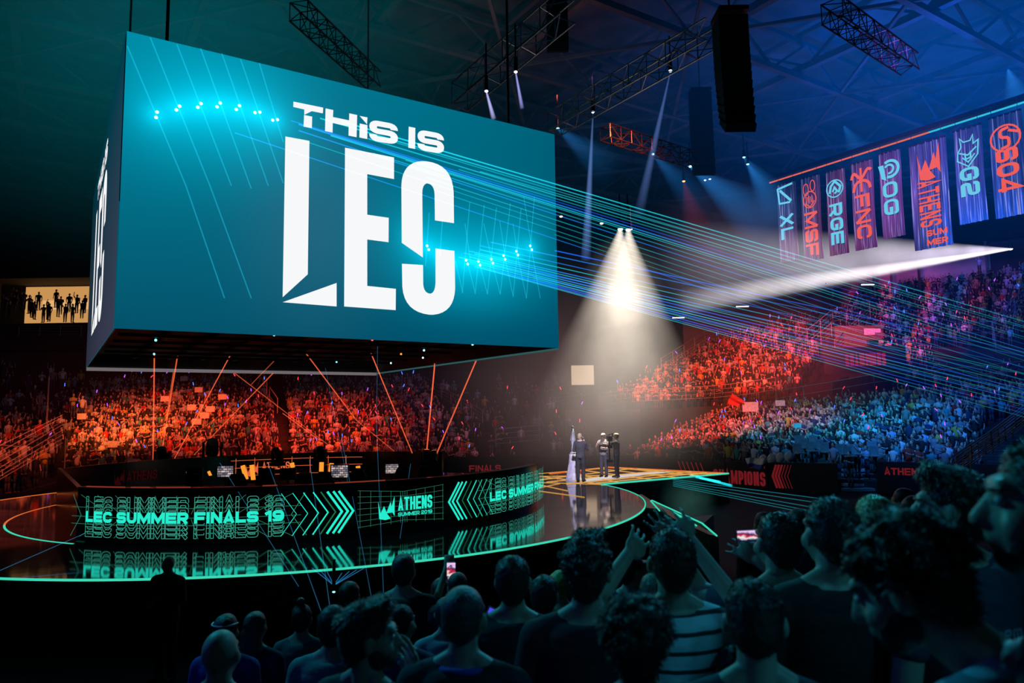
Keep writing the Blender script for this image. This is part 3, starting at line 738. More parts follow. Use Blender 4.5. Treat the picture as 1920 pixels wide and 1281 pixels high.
# vertical orange light tubes
for k, ((u0, v0), (u1, v1), ds) in enumerate([((353, 884), (361, 917), 'slanting, left of the lit left monitor'), ((455, 873), (462, 899), 'first of the pair left of the orange logo'), ((472, 872), (475, 900), 'second of the pair left of the orange logo'), ((547, 868), (549, 877), 'short, above the dark monitors'), ((603, 867), (602, 897), 'tall, left of the middle lit monitor'), ((622, 869), (619, 896), 'slanting beside the middle lit monitor'), ((671, 874), (672, 881), 'tiny, behind a player chair'), ((391, 884), (395, 892), 'tiny, left of the lit left monitor'), ((611, 900), (608, 912), 'red-orange, low under the middle lit monitor')]):
    a, b = at(u0, v0, 24.5), at(u1, v1, 24.5)
    t = thing('light_tube', b, 'orange light tube '+ds, 'light tube', 'orange tubes behind the desks'); d = a-b
    MB().tube((0, 0, 0), d, .075 if k != 7 else .05, n=10).build('glowing_tube', ORNG if k != 8 else emis('red_tube', lin((235, 70, 30)), 1), t)
    MB().tube((0, 0, -.03), (0, 0, .0), .09).build('end_cap', BLACKM, t)
    pz = b.z-SZ-.03
    if pz > .05: MB().tube((0, 0, -.03), (0, 0, -.03-pz), .03, n=6).build('pole', BLACKM, t)
# gaming chairs
CHT = emis('chair_teal', lin((20, 130, 135)), .7)
def chair(u, Y, rz, label):
    c = at(u, 900, Y); t = thing('gaming_chair', (c.x, c.y, SZ), label, 'chair', 'black gaming chairs inside the barrier', rz)
    MB().box((0, 0, .47), (.52, .5, .12)).build('seat', BLACK, t)
    mb = MB(); mb.loft([(0, .27, .52, .24, .06), (0, .30, .8, .27, .07), (0, .34, 1.1, .24, .06), (0, .36, 1.28, .15, .05)], 14); mb.build('backrest', BLACK, t)
    for s in (-1, 1):
        mb = MB(); mb.box((s*.30, .0, .70), (.08, .34, .05)); mb.box((s*.30, .05, .57), (.05, .06, .24)); mb.build('armrest', BLACK, t)
        MB().box((s*.345, .0, .70), (.014, .34, .10)).build('side_trim', CHT, t)
    MB().tube((0, 0, .12), (0, 0, .42), .035).build('gas_column', BLACKM, t)
    mb = MB()
    for k in range(5): a = 2*PI*k/5; mb.tube((0, 0, .12), (.3*math.cos(a), .3*math.sin(a), .06), .025, .018, 6)
    mb.build('star_base', BLACKM, t)
for u, Y, rz, ds in ((380, 18.9, 2.9, 'leftmost, in front of the slanting orange tube'), (450, 18.7, 3.3, 'in front of the pair of orange tubes'), (508, 18.6, 3.0, 'beside the orange logo'), (572, 18.7, 3.4, 'with teal trim left of the middle lit monitor'), (618, 19, 3.0, 'in front of the middle lit monitor'), (672, 19.3, 3.3, 'in front of a tiny orange tube'), (712, 20, 2.8, 'left of the right-hand lit monitor'), (756, 20.2, 3.3, 'right of the right-hand lit monitor'), (806, 20.6, 2.9, 'rightmost, by the orange spot lamps')):
    chair(u, Y, rz, 'black gaming chair '+ds)
# moving-head lamps around the ring
def moving_head(p, label, rz=0, tilt=.5, scale=1.0, glow=None, group='moving-head lamps'):
    t = thing('moving_head_lamp', p, label, 'stage lamp', group, rz); s = scale
    MB().box((0, 0, .06*s), (.36*s, .36*s, .12*s)).build('base', BLACKM, t)
    mb = MB(); mb.box((-.17*s, 0, .3*s), (.05*s, .12*s, .38*s)); mb.box((.17*s, 0, .3*s), (.05*s, .12*s, .38*s)); mb.box((0, 0, .13*s), (.36*s, .14*s, .04*s)); mb.build('yoke', BLACKM, t)
    d = Vector((0, -math.sin(tilt), math.cos(tilt)))*.2*s; c = Vector((0, 0, .38*s))
    MB().tube(c-d, c+d, .13*s, .11*s, 14).build('lamp_head', BLACKM, t)
    MB().tube(c+d, c+d*1.05, .09*s, .09*s, 12).build('lens', emis('lens', glow, 2.5) if glow else GLB, t)
    return t
moving_head(at(304, 884, 30), 'black moving-head lamp on the rear panel left of centre', 0, .5, 1.7)
moving_head(at(397, 874, 30), 'large round black moving-head lamp in front of the left crowd', .4, 1.0, 2.0)
moving_head(at(300+140, 880, 30), 'black moving-head lamp above the lit left monitor', .4, .3, 1.0)
moving_head(at(520, 874, 30), 'black moving-head lamp right of the orange tube pair', -.4, .6, 1.3)
moving_head(at(600, 872, 30), 'black moving-head lamp above the tall orange tube', -.2, .2, 1.3)
moving_head(at(800, 872, 27.8), 'floor lamp glowing orange, left of the pair at the right end of the desks', 0, -.1, 1, lin((255, 120, 60)))
moving_head(at(814, 874, 27.8), 'floor lamp glowing orange, right of the pair at the right end of the desks', .2, -.3, 1, lin((255, 120, 60)))

# ================================================================== arena-floor advertising boards
BRD = pbr('dark_board', (.012, .014, .022), .6)
def board(a, b, zt, label, writer, Yoff=0):
    A, B = hz(a[0], a[1], 0), hz(b[0], b[1], 0); c = (A+B)/2
    t = thing('advertising_board', c, label, 'board', 'dark advertising boards round the arena floor'); d = (B-A).normalized(); n = Vector((d.y, -d.x, 0)); L = (B-A).length
    mb = MB(); M = Matrix((d, -n, Vector((0, 0, 1)))).transposed(); mb.box((0, 0, zt/2), (L, .12, zt), M); mb.build('panel', BRD, t)
    m = MB(); fm = lambda x, y: -d*L/2 + d*x + n*.075 + Vector((0, 0, y)); writer(m, fm, L, zt)
    if m.f: m.build('red_lettering', REDL, t)
    return t
def wt(txt, fx, fy, fh, fw, **k): return lambda m, fm, L, H: put_text(m, txt, L*fx, H*fy, H*fh, fm, width=L*fw, **k)
board((700, 897), (838, 897), 1.2, 'dark blank board behind the player ring on the right', lambda *a: 0)
board((838, 897), (1012, 894), 1.25, 'dark board reading FINALS behind the right end of the barrier', wt('FINALS', .24, .30, .30, .34, t=.2))
board((1012, 894), (1190, 890), 1.2, 'dark blank board behind the presenters', lambda *a: 0)
def slashes(m, fm, L, H):
    for k in range(6): put_line(m, [(L*(.5+.05*k), H*.9), (L*(.56+.05*k), H*.2)], .07, fm)
board((1200, 892), (1362, 912), 1.2, 'dark board with red slanted strokes behind the catwalk tip', slashes)
board((1365, 913), (1442, 920), 1.3, 'dark board reading CHAMPIONS right of the catwalk tip', lambda m, fm, L, H: (put_text(m, 'CHAMPIONS', -L*.35, H*.14, H*.52, fm, wide=.6, t=.2, width=L*1.3), put_text(m, 'MEET YOUR', L*.55, H*.80, H*.1, fm, t=.2, width=L*.4)))
def chv(m, fm, L, H):
    for k, wd in enumerate((.10, .10, .09, .035, .03, .025)): x = L*(.06+.045*k); put_line(m, [(x+L*.06, H*.92), (x, H*.52), (x+L*.06, H*.1)], wd, fm)
board((1443, 920), (1572, 925), 1.35, 'dark board with red chevrons pointing left, left of the pale steps', chv)
board((1646, 926), (1800, 932), 1.45, 'dark board reading ATHENS in front of the right stand', wt('ATHENS', .10, .60, .22, .50, t=.22))
board((1800, 932), (1990, 945), 1.45, 'dark blank board at the right edge below the railing', lambda *a: 0)

# ================================================================== stands (stepped terraces)
STANDS = {}
def stand(name, FLp, FRp, BLp, BRp, rows, skirt=True, mat=CONC, foot=1.65, seats=0):
    q = [at(*p)-Vector((0, 0, foot)) for p in (FLp, FRp, BLp, BRp)]
    STANDS[name] = (q, rows)
    f = lambda s, t: (q[0]*(1-s)+q[1]*s)*(1-t)+(q[2]*(1-s)+q[3]*s)*t
    mb = MB(); 
    for i in range(rows):
        t0, t1 = i/rows, (i+1)/rows
        a0, b0, a1, b1 = f(0, t0), f(1, t0), f(0, t1), f(1, t1)
        a1t, b1t = a1.copy(), b1.copy(); a1t.z = a0.z; b1t.z = b0.z
        mb.add([a0, b0, b1t, a1t], [(0, 1, 2, 3)]); mb.add([a1t, b1t, b1, a1], [(0, 1, 2, 3)])
    if skirt:
        for A, B in ((q[0], q[1]), (q[1], q[3]), (q[3], q[2]), (q[2], q[0])):
            zb = 0 if min(A.z, B.z) > 0 else min(A.z, B.z)-1
            mb.add([A, B, Vector((B.x, B.y, zb)), Vector((A.x, A.y, zb))], [(0, 1, 2, 3)])
    o = struct(mb, 'floor_stand' if False else 'terrace_floor', mat); return f
fA = stand('A', (118, 850, 43.5), (532, 852, 43.5), (165, 702, 63), (500, 697, 63), 22)
fAis = stand('aisle', (532, 852, 43.5), (548, 850, 44), (500, 697, 63), (532, 697, 63), 30)
fB = stand('B', (548, 850, 44), (908, 850, 48), (532, 697, 63), (790, 697, 65), 22)
fL0 = stand('L0', (-80, 875, 34), (46, 862, 37), (-80, 768, 49), (42, 760, 50), 14)
fL1 = stand('L1', (46, 862, 37), (116, 850, 43), (42, 760, 50), (160, 702, 63), 20)
fL2 = stand('L2', (-90, 755, 52), (160, 745, 55), (-90, 655, 66), (160, 678, 66), 10)
fC = stand('C', (908, 850, 50), (1130, 850, 52), (795, 702, 66), (1080, 690, 72), 16)
fD1 = stand('D1', (1184, 838, 46), (1400, 832, 37.5), (1335, 764, 62), (1450, 747, 55), 16)
fD2 = stand('D2', (1400, 832, 37.5), (1660, 836, 34), (1450, 747, 55), (1730, 717, 50), 18)
fD3 = stand('D3', (1660, 836, 34), (1980, 850, 29.5), (1730, 717, 50), (2030, 692, 44), 18)
fE = stand('E', (1110, 742, 63), (1488, 712, 58), (1352, 622, 77), (1578, 558, 77), 15)
fF = stand('F', (1585, 662, 60), (1990, 690, 48), (1590, 535, 79), (1990, 470, 71), 18)
fV = stand('V', (1490, 712, 58), (1588, 680, 58), (1578, 560, 77), (1592, 556, 77), 14)
fM = stand('M', (1600, 700, 53), (2010, 695, 46), (1640, 668, 57), (2010, 672, 48.5), 3)
# concourse walls behind the terraces
def wallq(a, b, z0_, z1_, m, name='wall_back.010'):
    a, b = Vector(a), Vector(b); return struct(MB().add([(a.x, a.y, z0_), (b.x, b.y, z0_), (b.x, b.y, z1_), (a.x, a.y, z1_)], [(0, 1, 2, 3)]), name, m)
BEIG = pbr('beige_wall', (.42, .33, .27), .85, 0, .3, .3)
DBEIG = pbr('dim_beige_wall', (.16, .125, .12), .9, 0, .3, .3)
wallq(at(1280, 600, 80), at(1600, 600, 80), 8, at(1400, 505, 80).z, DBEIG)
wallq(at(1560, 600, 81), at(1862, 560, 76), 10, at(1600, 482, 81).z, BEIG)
wallq(at(1862, 560, 76), at(1990, 560, 72), 10, at(1900, 455, 76).z, CONC2)
wallq(at(700, 700, 73), at(1130, 700, 76), 0, 8.2, CONC2)
wallq(at(1060, 770, 60), at(1200, 770, 58), 0, 4.0, pbr('tan_wall', (.25, .19, .17), .9))
# vertical white pipes and panels on the beige wall
for u in (1556, 1635, 1668, 1720, 1848):
    a = at(u, 470, 74); struct(MB().box((a.x, a.y, a.z-2), (.18, .18, 6)), 'trim_1', STEEL)
# small bright fluorescent lamps
LAMP = emis('fluorescent', (1, .95, .9), 2.0)
for (u, v, Y, ds) in ((1392, 575, 74, 'left of the followspot wedge, over the red crowd'), (1627, 534, 72, 'over the upper right stand'), (1272, 596, 78, 'just under the blue laser lines'), (735, 35, 50, 'dim, in the roof above the cube')):
    p = at(u, v, Y); t = thing('fluorescent_lamp', p, 'small white fluorescent tube lamp '+ds, 'lamp', 'fluorescent lamps')
    MB().box((0, 0, 0), (1.3, .1, .09)).build('tube', LAMP, t); MB().box((0, 0, .09), (1.4, .16, .06)).build('housing', STEEL, t); MB().tube((0, 0, .1), (0, 0, 2.5), .02, n=5).build('hanger', BLACKM, t)
# upper left box with lit back room
bx0, bx1 = at(10, 600, 66), at(172, 600, 66)
zt, zb = at(30, 528, 66).z, at(30, 608, 66).z
LIT = emis('lit_room_wall', lin((216, 158, 92)), .85); LIT2 = emis('lit_room_low', lin((240, 185, 120)), .9)
struct(MB().box(((bx0.x+bx1.x)/2, 69, (zt+zb)/2), (abs(bx1.x-bx0.x)+.5, .1, zt-zb)), 'wall_left.010', LIT)
struct(MB().box(((bx0.x+bx1.x)/2, 68.9, zb+.55*(zt-zb)), (abs(bx1.x-bx0.x)-3, .12, .9)), 'trim_2', LIT2)
BXM = pbr('box_wall', (.05, .04, .045), .9)
struct(MB().box((bx0.x-6.3, 66, (zt+zb)/2), (9.4, 3, zt-zb+.3)), 'wall_left.011', BXM)
struct(MB().box(((bx0.x+bx1.x)/2-4, 67, zt+2.2), (20, 4, 4.2)), 'wall_left.012', BXM)
struct(MB().box(((bx0.x+bx1.x)/2-4, 66, zb-1.4), (20, 4, 2.4)), 'wall_left.013', BXM)
struct(MB().box(((bx0.x+bx1.x)/2+.5, 65, (zb-2.6)/2+1), (9.5, 1, zb-2.6-2)), 'wall_left.014', BXM)
for i in range(8): p = at(50+11*i, 645, 64.2); struct(MB().tube(p, p+Vector((0, -.05, 0)), .16, n=10), 'trim_3', BLACK)

# ---- railings
def rail(pts, label, h=1.05, nb=3, step=1.8, mat=RAILM, drop=0):
    pts = [Vector(p)-Vector((0, 0, drop)) for p in pts]; c = pts[0]
    t = thing('railing', c, label, 'railing'); top = MB(); bars = MB()
    for a, b in zip(pts[:-1], pts[1:]):
        a, b = a-c, b-c; top.tube(a+Vector((0, 0, h)), b+Vector((0, 0, h)), .035, n=6)
        for k in range(nb): z = h*(k+.6)/(nb+.6); bars.tube(a+Vector((0, 0, z)), b+Vector((0, 0, z)), .018, n=5)
        n = max(1, int((b-a).length/step))
        for i in range(n+1): p = a.lerp(b, i/n); MB().tube(p, p+Vector((0, 0, h)), .028, n=6).build('post', mat, t)
    top.build('handrail', mat, t); bars.build('crossbars', mat, t)
rail([at(1032, 772, 63), at(1170, 758, 62), at(1235, 755, 61), at(1340, 750, 59), at(1400, 744, 58), at(1455, 735, 57)], 'long low balcony railing below the red middle crowd', h=1.15)
rail([at(1240, 693, 66), at(1322, 640, 72), at(1372, 634, 74)], 'stair railing climbing beside the top left of the red middle crowd', h=1.0)
rail([at(1247, 703, 64.5), at(1330, 652, 70)], 'second stair railing just inside the red middle crowd', h=1.0)
rail([at(1490, 668, 56), at(1562, 607, 60), at(1632, 592, 62)], 'orange-lit stair railing at the left of the upper entrance', h=1.2)
rail([at(1497, 682, 55), at(1560, 632, 58)], 'short lower stair railing at the left of the upper entrance', h=1.1)
rail([at(1566, 660, 58), at(1632, 598, 62)], 'stair railing at the right of the orange-lit entrance block', h=1.0)
rail([at(1456, 756, 53), at(1560, 740, 51.5), at(1640, 726, 50), at(1735, 716, 49)], 'yellow-lit railing at the top of the lower right stand', h=.9, nb=1)
rail([at(1735, 722, 49), at(1840, 712, 46), at(1960, 702, 43)], 'blue-lit railing at the top right of the lower stand', h=.9, nb=1)
BLR = pbr('blue_grey_rail', (.22, .26, .32), .4, .4)
for k in range(4):
    o = k*13
    rail([at(1782+o, 892-o*.35, 26+k*.7), at(1860+o, 838-o*.4, 28+k*.7), at(1945+o, 770-o*.4, 31+k*.7)], ('nearest', 'second', 'third', 'farthest')[k]+' of the four slanting blue stair railings behind the head at the right edge', h=.6, nb=2, mat=BLR)
rail([at(1862, 640, 55), at(1925, 570, 58)], 'blue stair railing climbing at the right edge of the upper stand', h=1.4, nb=3, mat=BLR)
rail([at(1800, 632, 52), at(1862, 628, 52), at(1868, 660, 50)], 'blue railing by the stair gap in the upper right stand', h=1.0, nb=2, mat=BLR)
rail([at(35, 630, 63), at(152, 630, 63)], 'railing below the lit box at the upper left', h=.9, nb=3)
rail([at(120, 898, 40), at(120.5, 862, 42)], 'short orange-lit gate rail at the left foot of the left crowd', h=1.3, nb=3)
rail([at(-10, 880, 36), at(58, 884, 37)], 'orange-lit rail in front of the far left crowd', h=1.2, nb=3)
rail([at(500, 738, 52), at(482, 702, 57)], 'thin stair rail in the aisle between the two left crowds, upper', h=1.0, nb=1)
rail([at(520, 775, 49), at(505, 752, 52)], 'thin stair rail in the aisle between the two left crowds, lower', h=1.0, nb=1)
rail([at(795, 728, 63), at(905, 795, 54)], 'grey sloping railing at the right side of the second left crowd', h=1.0, nb=3)
rail([at(930, 838, 50), at(1012, 830, 51), at(1012, 800, 54)], 'dim grey railing in the haze left of the presenters', h=1.2, nb=3)
# stairs / entrance blocks
def block(u0, v0, u1, v1, Y, depth, m, name='wall_right.010'):
    a, b = at(u0, v1, Y), at(u1, v0, Y); return struct(MB().box(((a.x+b.x)/2, Y+depth/2, (a.z+b.z)/2), (b.x-a.x, depth, b.z-a.z)), name, m)
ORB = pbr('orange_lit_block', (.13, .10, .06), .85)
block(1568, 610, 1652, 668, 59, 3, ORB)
block(1072, 685, 1113, 722, 64, .2, emis('lit_card_board', lin((196, 170, 140)), .8), 'glow_board_1')  # beige board given its own glow in place of lamp light
# hanging dark board CHAMPIONS under upper tier
a = at(1546, 702, 55); t = thing('advertising_board', a, 'dim dark board reading CHAMPIONS under the upper entrance', 'board', 'dark advertising boards round the arena floor')
b = at(1700, 690, 53)-a; b.z = 0; d = b.normalized(); nn = Vector((d.y, -d.x, 0)); M = Matrix((d, -nn, Vector((0, 0, 1)))).transposed()
MB().box(b/2+Vector((0, 0, 1.0)), (b.length, .15, 2.0), M).build('panel', BRD, t); m = MB()
put_text(m, 'CHAMPIONS', 1.5, .55, .95, lambda x, y: d*x+nn*.1+Vector((0, 0, y)), wide=.6, t=.22, width=2.75); m.build('red_lettering', emis('deep_red', lin((140, 22, 50)), .8), t)
# pale empty seats and pale steps at the front right
def seat(p, rz, label):
    t = thing('stadium_seat', p, label, 'seat', 'empty pale seats in the right stand', rz)
    MB().box((0, -.05, .42), (.46, .42, .05)).build('seat_pan', SEATM, t); mb = MB(); mb.box((0, .18, .66), (.46, .05, .44)); mb.build('backrest', SEATM, t); MB().box((0, .05, .2), (.06, .1, .4)).build('bracket', BLACKM, t)
sx = [(1503, 850, 36.3), (1512, 856, 35.8), (1524, 862, 35.4), (1530, 850, 36.3), (1541, 858, 35.7), (1551, 864, 35.2), (1500, 866, 35.2), (1582, 868, 34.6), (1594, 872, 34.3), (1606, 868, 34.8), (1640, 862, 35), (1644, 872, 34)]
for k, p in enumerate(sx):
    seat(at(*p), 0.15, 'empty pale green seat in the front rows behind the red chevron board')
mb = MB()
for k in range(6):
    a = at(1578, 918-9*k, 34+.5*k); b = at(1640, 920-9*k, 33.6+.5*k); c = (a+b)/2; mb.box((c.x, c.y, c.z-.2), (b.x-a.x, .5, .12))
struct(mb, 'floor_steps', SEATM)

# ================================================================== hanging banners
BZ = 21.0
A0, A1 = hz(1443, 343, BZ), hz(1960, 179, BZ); bd = (A1-A0); bd.z = 0; bd.normalize(); bn = Vector((bd.y, -bd.x, 0))
if bn.y > 0: bn = -bn
t = thing('light_bar', A0, 'long thin light bar above the hanging banners, orange at left and cyan at right', 'light bar')
L = (A1-A0).length; sm = (hz(1742, 248, BZ)-A0).length
MB().tube((0, 0, 0), bd*sm, .055, n=6).build('orange_section', ORNL, t); MB().tube(bd*sm, bd*L, .055, n=6).build('cyan_section', emis('cyan_bar', lin((50, 190, 215)), 1), t)
MB().bar(Vector((0, 0, .3)), bd*L+Vector((0, 0, .3)), .3).build('support_truss', BLACKM, t)
CY_ = lin((105, 200, 228)); RD_ = lin((238, 92, 78))
BFB = NT('banner_cloth_front'); e = BFB.n('ShaderNodeBsdfPrincipled'); v = BFB.obj(); sp = BFB.n('ShaderNodeSeparateXYZ'); BFB.l(v, sp.inputs[0])
nz = BFB.n('ShaderNodeTexNoise'); nz.inputs['Scale'].default_value = 1.0; mp = BFB.n('ShaderNodeMapping'); mp.inputs['Scale'].default_value = (9, 9, .25); BFB.l(v, mp.inputs[0]); BFB.l(mp.outputs[0], nz.inputs['Vector'])
BFB.l(BFB.ramp(nz.outputs[0], [(.42, lin((3, 4, 10))), (.70, lin((24, 26, 36)))]), e.inputs['Base Color']); e.inputs['Roughness'].default_value = .8
BFB.l(BFB.ramp(nz.outputs[0], [(.40, lin((16, 24, 58))), (.56, lin((58, 64, 112))), (.66, lin((150, 148, 195)))]), e.inputs['Emission Color']); e.inputs['Emission Strength'].default_value = .75  # light on the cloth put into its own streaky emission
BFB.l(e.outputs[0], BFB.o.inputs[0]); BFB = BFB.m
def bpt(u, v): p = onplane(u, v, A0, bn); return (p-A0).dot(bd), p.z
def banner(TL, TR, BRp, txt, colr, emblem, label, th=.68, tx0=.34, wide=1.0, tt=.24, tlen=None, extra=None):
    x0, zt_ = bpt(*TL); x1, _ = bpt(*TR); zb_ = bpt(*BRp)[1]; w = x1-x0; H = zt_-zb_
    org = A0 + bd*(x0+w/2); org = Vector((org.x, org.y, zb_)) + bn*.3
    t = thing('hanging_banner', org, label, 'banner', 'team banners hanging over the right stand')
    rip = lambda x, y: .05*math.sin(x/w*31+1.3*math.sin(y*.8))+.03*math.sin(x/w*67)
    mb = MB(); nx, ny = 40, 8; vs = []
    for j in range(ny+1):
        for i in range(nx+1):
            x, y = w*i/nx, H*j/ny; vs.append(bd*(x-w/2)+bn*rip(x, y)+Vector((0, 0, y)))
    mb.add(vs, [(j*(nx+1)+i, j*(nx+1)+i+1, (j+1)*(nx+1)+i+1, (j+1)*(nx+1)+i) for j in range(ny) for i in range(nx)]); mb.build('cloth', BFB, t, smooth=True)
    # writing runs down the banner: text x = distance down from the top, text y = across
    fm = lambda a, b: bd*((b)*w-w/2) + bn*.11 + Vector((0, 0, H-a))
    m = MB()
    tl_ = (tlen or .5)*H
    put_text(m, txt, tx0*H, .5-th/2, th, fm, wide=wide, t=tt, gap=.14, width=tl_)
    emblem(m, lambda a, b: bd*(a*w-w/2)+bn*.11+Vector((0, 0, H-b*w)))
    if extra: extra(m, lambda a, b: bd*(a*w-w/2)+bn*.11+Vector((0, 0, H-b*w)), H/w)
    m.build('printed_lettering', emis('banner_ink', colr, 1.0), t)
    MB().bar(-bd*w/2+Vector((0, 0, H)), bd*w/2+Vector((0, 0, H)), .1).build('top_batten', BLACKM, t)
    for s in (-1, 1): MB().tube(bd*s*w*.4+Vector((0, 0, H)), bd*s*w*.4+Vector((0, 0, BZ-zb_+.25)), .015, n=5).build('hanging_wire', BLACKM, t)
def circ_(cx, cy, r, n=20, sx=1, sy=1, a0=0, a1=2*PI): return [(cx+sx*r*math.cos(a0+(a1-a0)*i/n), cy+sy*r*math.sin(a0+(a1-a0)*i/n)) for i in range(n+1)]
def em_x(m, f): put_line(m, [(.06, .22), (.9, .12)], .10, f); put_line(m, [(.08, .2), (.16, .95), (.75, 1.0)], .09, f); put_line(m, [(.2, .3), (.8, .95)], .12, f)
def em_m(m, f):
    put_line(m, circ_(.5, 1.15, .33, sx=1, sy=1.2), .05, f); put_line(m, circ_(.32, .62, .13, sy=2.2), .04, f); put_line(m, circ_(.68, .5, .12, sy=2.2), .04, f)
    for k in range(5): put_line(m, [(.3+.08*k, .95+.05*(k % 2)), (.34+.08*k, 1.35-.06*(k % 2))], .035, f)
    put_line(m, [(.25, 1.3), (.5, 1.5), (.75, 1.25)], .05, f)
def em_r(m, f): put_line(m, circ_(.5, .95, .43), .06, f); put_line(m, [(.22, 1.15), (.3, .8), (.52, .58), (.8, .9), (.7, 1.2)], .12, f); put_line(m, [(.38, 1.1), (.5, .9), (.62, 1.1), (.48, 1.2)], .1, f)
def em_f(m, f): put_line(m, [(.5, .3), (.5, 1.4)], .10, f); put_line(m, rp([(.05, .75), (.15, .42), (.5, .85), (.85, .35), (.98, .5)], .2), .13, f); put_line(m, rp([(.12, 1.35), (.2, 1.0), (.5, .85), (.85, 1.0), (.9, 1.3)], .2), .13, f)
def em_o(m, f): put_line(m, circ_(.55, .85, .38, a0=-2.2, a1=2.0), .13, f); put_line(m, circ_(.5, .85, .2, a0=-2.6, a1=1.8), .10, f); m.poly([f(.0, .6), f(.25, .6), f(.35, 1.35), f(.5, 1.45), f(.15, 1.25)])
def em_l(m, f): m.poly([f(.24+.62*x, .12+1.0*(1-y)) for x, y in CROWN])
def em_g(m, f):
    put_line(m, [(.15, .95), (.28, .72), (.25, .38), (.38, .55), (.62, .55), (.72, .35), (.72, .7), (.9, .6), (.85, 1.15), (.5, 1.55), (.12, 1.25), (.15, .95)], .05, f)
    put_line(m, [(.2, .95), (.5, 1.1), (.82, .85)], .06, f); put_line(m, [(.3, 1.15), (.5, 1.38), (.75, 1.1)], .05, f); put_line(m, [(.4, 1.0), (.42, 1.25), (.6, 1.2), (.6, .98)], .06, f)
def em_s(m, f): put_line(m, circ_(.5, .85, .45), .06, f); put_line(m, rp([(.62, .5), (.35, .55), (.35, .8), (.6, .85), (.6, 1.15), (.35, 1.2)], .1), .10, f); put_line(m, [(.6, .6), (.92, .75)], .09, f)
banner((1461, 350), (1495, 343), (1502, 487), 'XL', CY_, em_x, 'blue-grey banner with cyan letters XL under a slashed emblem, leftmost of the row', tx0=.40, tlen=.32)
banner((1505, 338), (1540, 329), (1551, 485), 'MSF', RD_, em_m, 'banner with a red outline emblem and red letters MSF', tx0=.43, tlen=.52)
banner((1552, 326), (1587, 316), (1601, 474), 'RGE', CY_, em_r, 'banner with a cyan hooded round emblem and cyan letters RGE', tx0=.40, tlen=.48)
banner((1599, 311), (1639, 299), (1655, 463), 'FNC', RD_, em_f, 'banner with a red angular emblem and red letters FNC', tx0=.38, tlen=.5)
banner((1651, 292), (1691, 281), (1710, 440), 'OG', CY_, em_o, 'banner with a cyan crest and cyan letters OG', tx0=.36, tlen=.38)
banner((1707, 278), (1776, 254), (1798, 458), 'ATHENS', RD_, em_l, 'widest banner with a red jagged crown and the words ATHENS SUMMER', th=.56, tx0=.37, wide=.6, tt=.18, tlen=.43,
       extra=lambda m, f, r: (put_text(m, 'SUM', .36, -r*.89, .17, lambda x, y: f(x, -y), t=.24, width=.55), put_text(m, 'MER', .36, -r*.975, .17, lambda x, y: f(x, -y), t=.24, width=.55)))
banner((1791, 250), (1843, 235), (1861, 412), 'G2', CY_, em_g, 'blue banner with a cyan helmet outline and cyan letters G2', tx0=.42, tlen=.30)
banner((1857, 226), (1918, 205), (1934, 400), 'S04', RD_, em_s, 'blue banner with a red ringed emblem and red S04, rightmost of the row', tx0=.34, tlen=.42)

# ================================================================== light beams
def beam(A, B, r, label, mat, cat='light beam', group=None, n=24, apex=0.0):
    "cone of glowing haze from A to B"
    A, B = Vector(A), Vector(B); L = (B-A).length
    mb = MB(); mb.tube((0, 0, 0), (0, 0, -L), max(apex, .01), r, n); o = mb.build('light_beam', mat); o.location = A
    o.rotation_euler = (A-B).to_track_quat('Z', 'Y').to_euler(); return tag(o, label, cat, group)
def vbeam(A, B, r, label, col, s, **k):
    L = (Vector(B)-Vector(A)).length; kk = {x: k.pop(x) for x in ('nz', 'nscale', 'tail', 'r0', 'edge', 'power') if x in k}
    r0 = kk.get('r0', .12)
    return beam(A, B, r+r0, label, beam_mat('glowing_haze', col, s, L, r, **kk), apex=r0, **k)
WARM = lin((250, 235, 215))
# the two white spots on the presenter
s1, s2 = at(1163, 430, 31), at(1178, 431, 31)
vbeam(s1, at(1120, 905, 29.5), 4.2, 'left of the two white spotlight beams falling on the presenters', WARM, .72, nz=.8, nscale=.55, tail=1.7, r0=.10, edge=1.1, power=.9, group='white spotlight beams')
vbeam(s2, at(1195, 905, 30.5), 4.4, 'right of the two white spotlight beams falling on the presenters', WARM, .72, nz=.8, nscale=.55, tail=1.7, r0=.10, edge=1.1, power=.9, group='white spotlight beams')
# followspot wedge from the far right
fs_ = at(1896, 467, 62)
vbeam(fs_, at(1255, 508, 44), 3.3, 'flat white followspot wedge from the far right over the upper stand', lin((225, 215, 230)), .36, nz=.75, nscale=.32, tail=.7, r0=.08, edge=1.5, power=1.0)
vbeam(fs_, at(1275, 567, 46), .9, 'bright lower edge of the followspot wedge', lin((240, 228, 228)), .60, nz=.45, nscale=.5, tail=.5, r0=.08, power=1.0)
vbeam(at(1112, 211, 30), at(1098, 490, 30), .22, 'slim upright pale blue beam right of the cube', lin((120, 160, 240)), 1.5, r0=.03, tail=.5, power=.3)
vbeam(at(1257, 134, 30), at(1196, 410, 30), .24, 'slim slanting pale blue beam above the white spots', lin((110, 145, 225)), 1.3, r0=.03, tail=.8, power=.3)
vbeam(at(912, 172, 22), at(926, 224, 22), .06, 'short pale beam at the cube top edge', lin((190, 190, 255)), 6, r0=.035, tail=.5, power=.3)
vbeam(at(967, 136, 22), at(979, 204, 22), .05, 'short pale beam above the cube top edge', lin((170, 170, 250)), 6, r0=.03, tail=.5, power=.3)
BLU = lin((40, 130, 215))
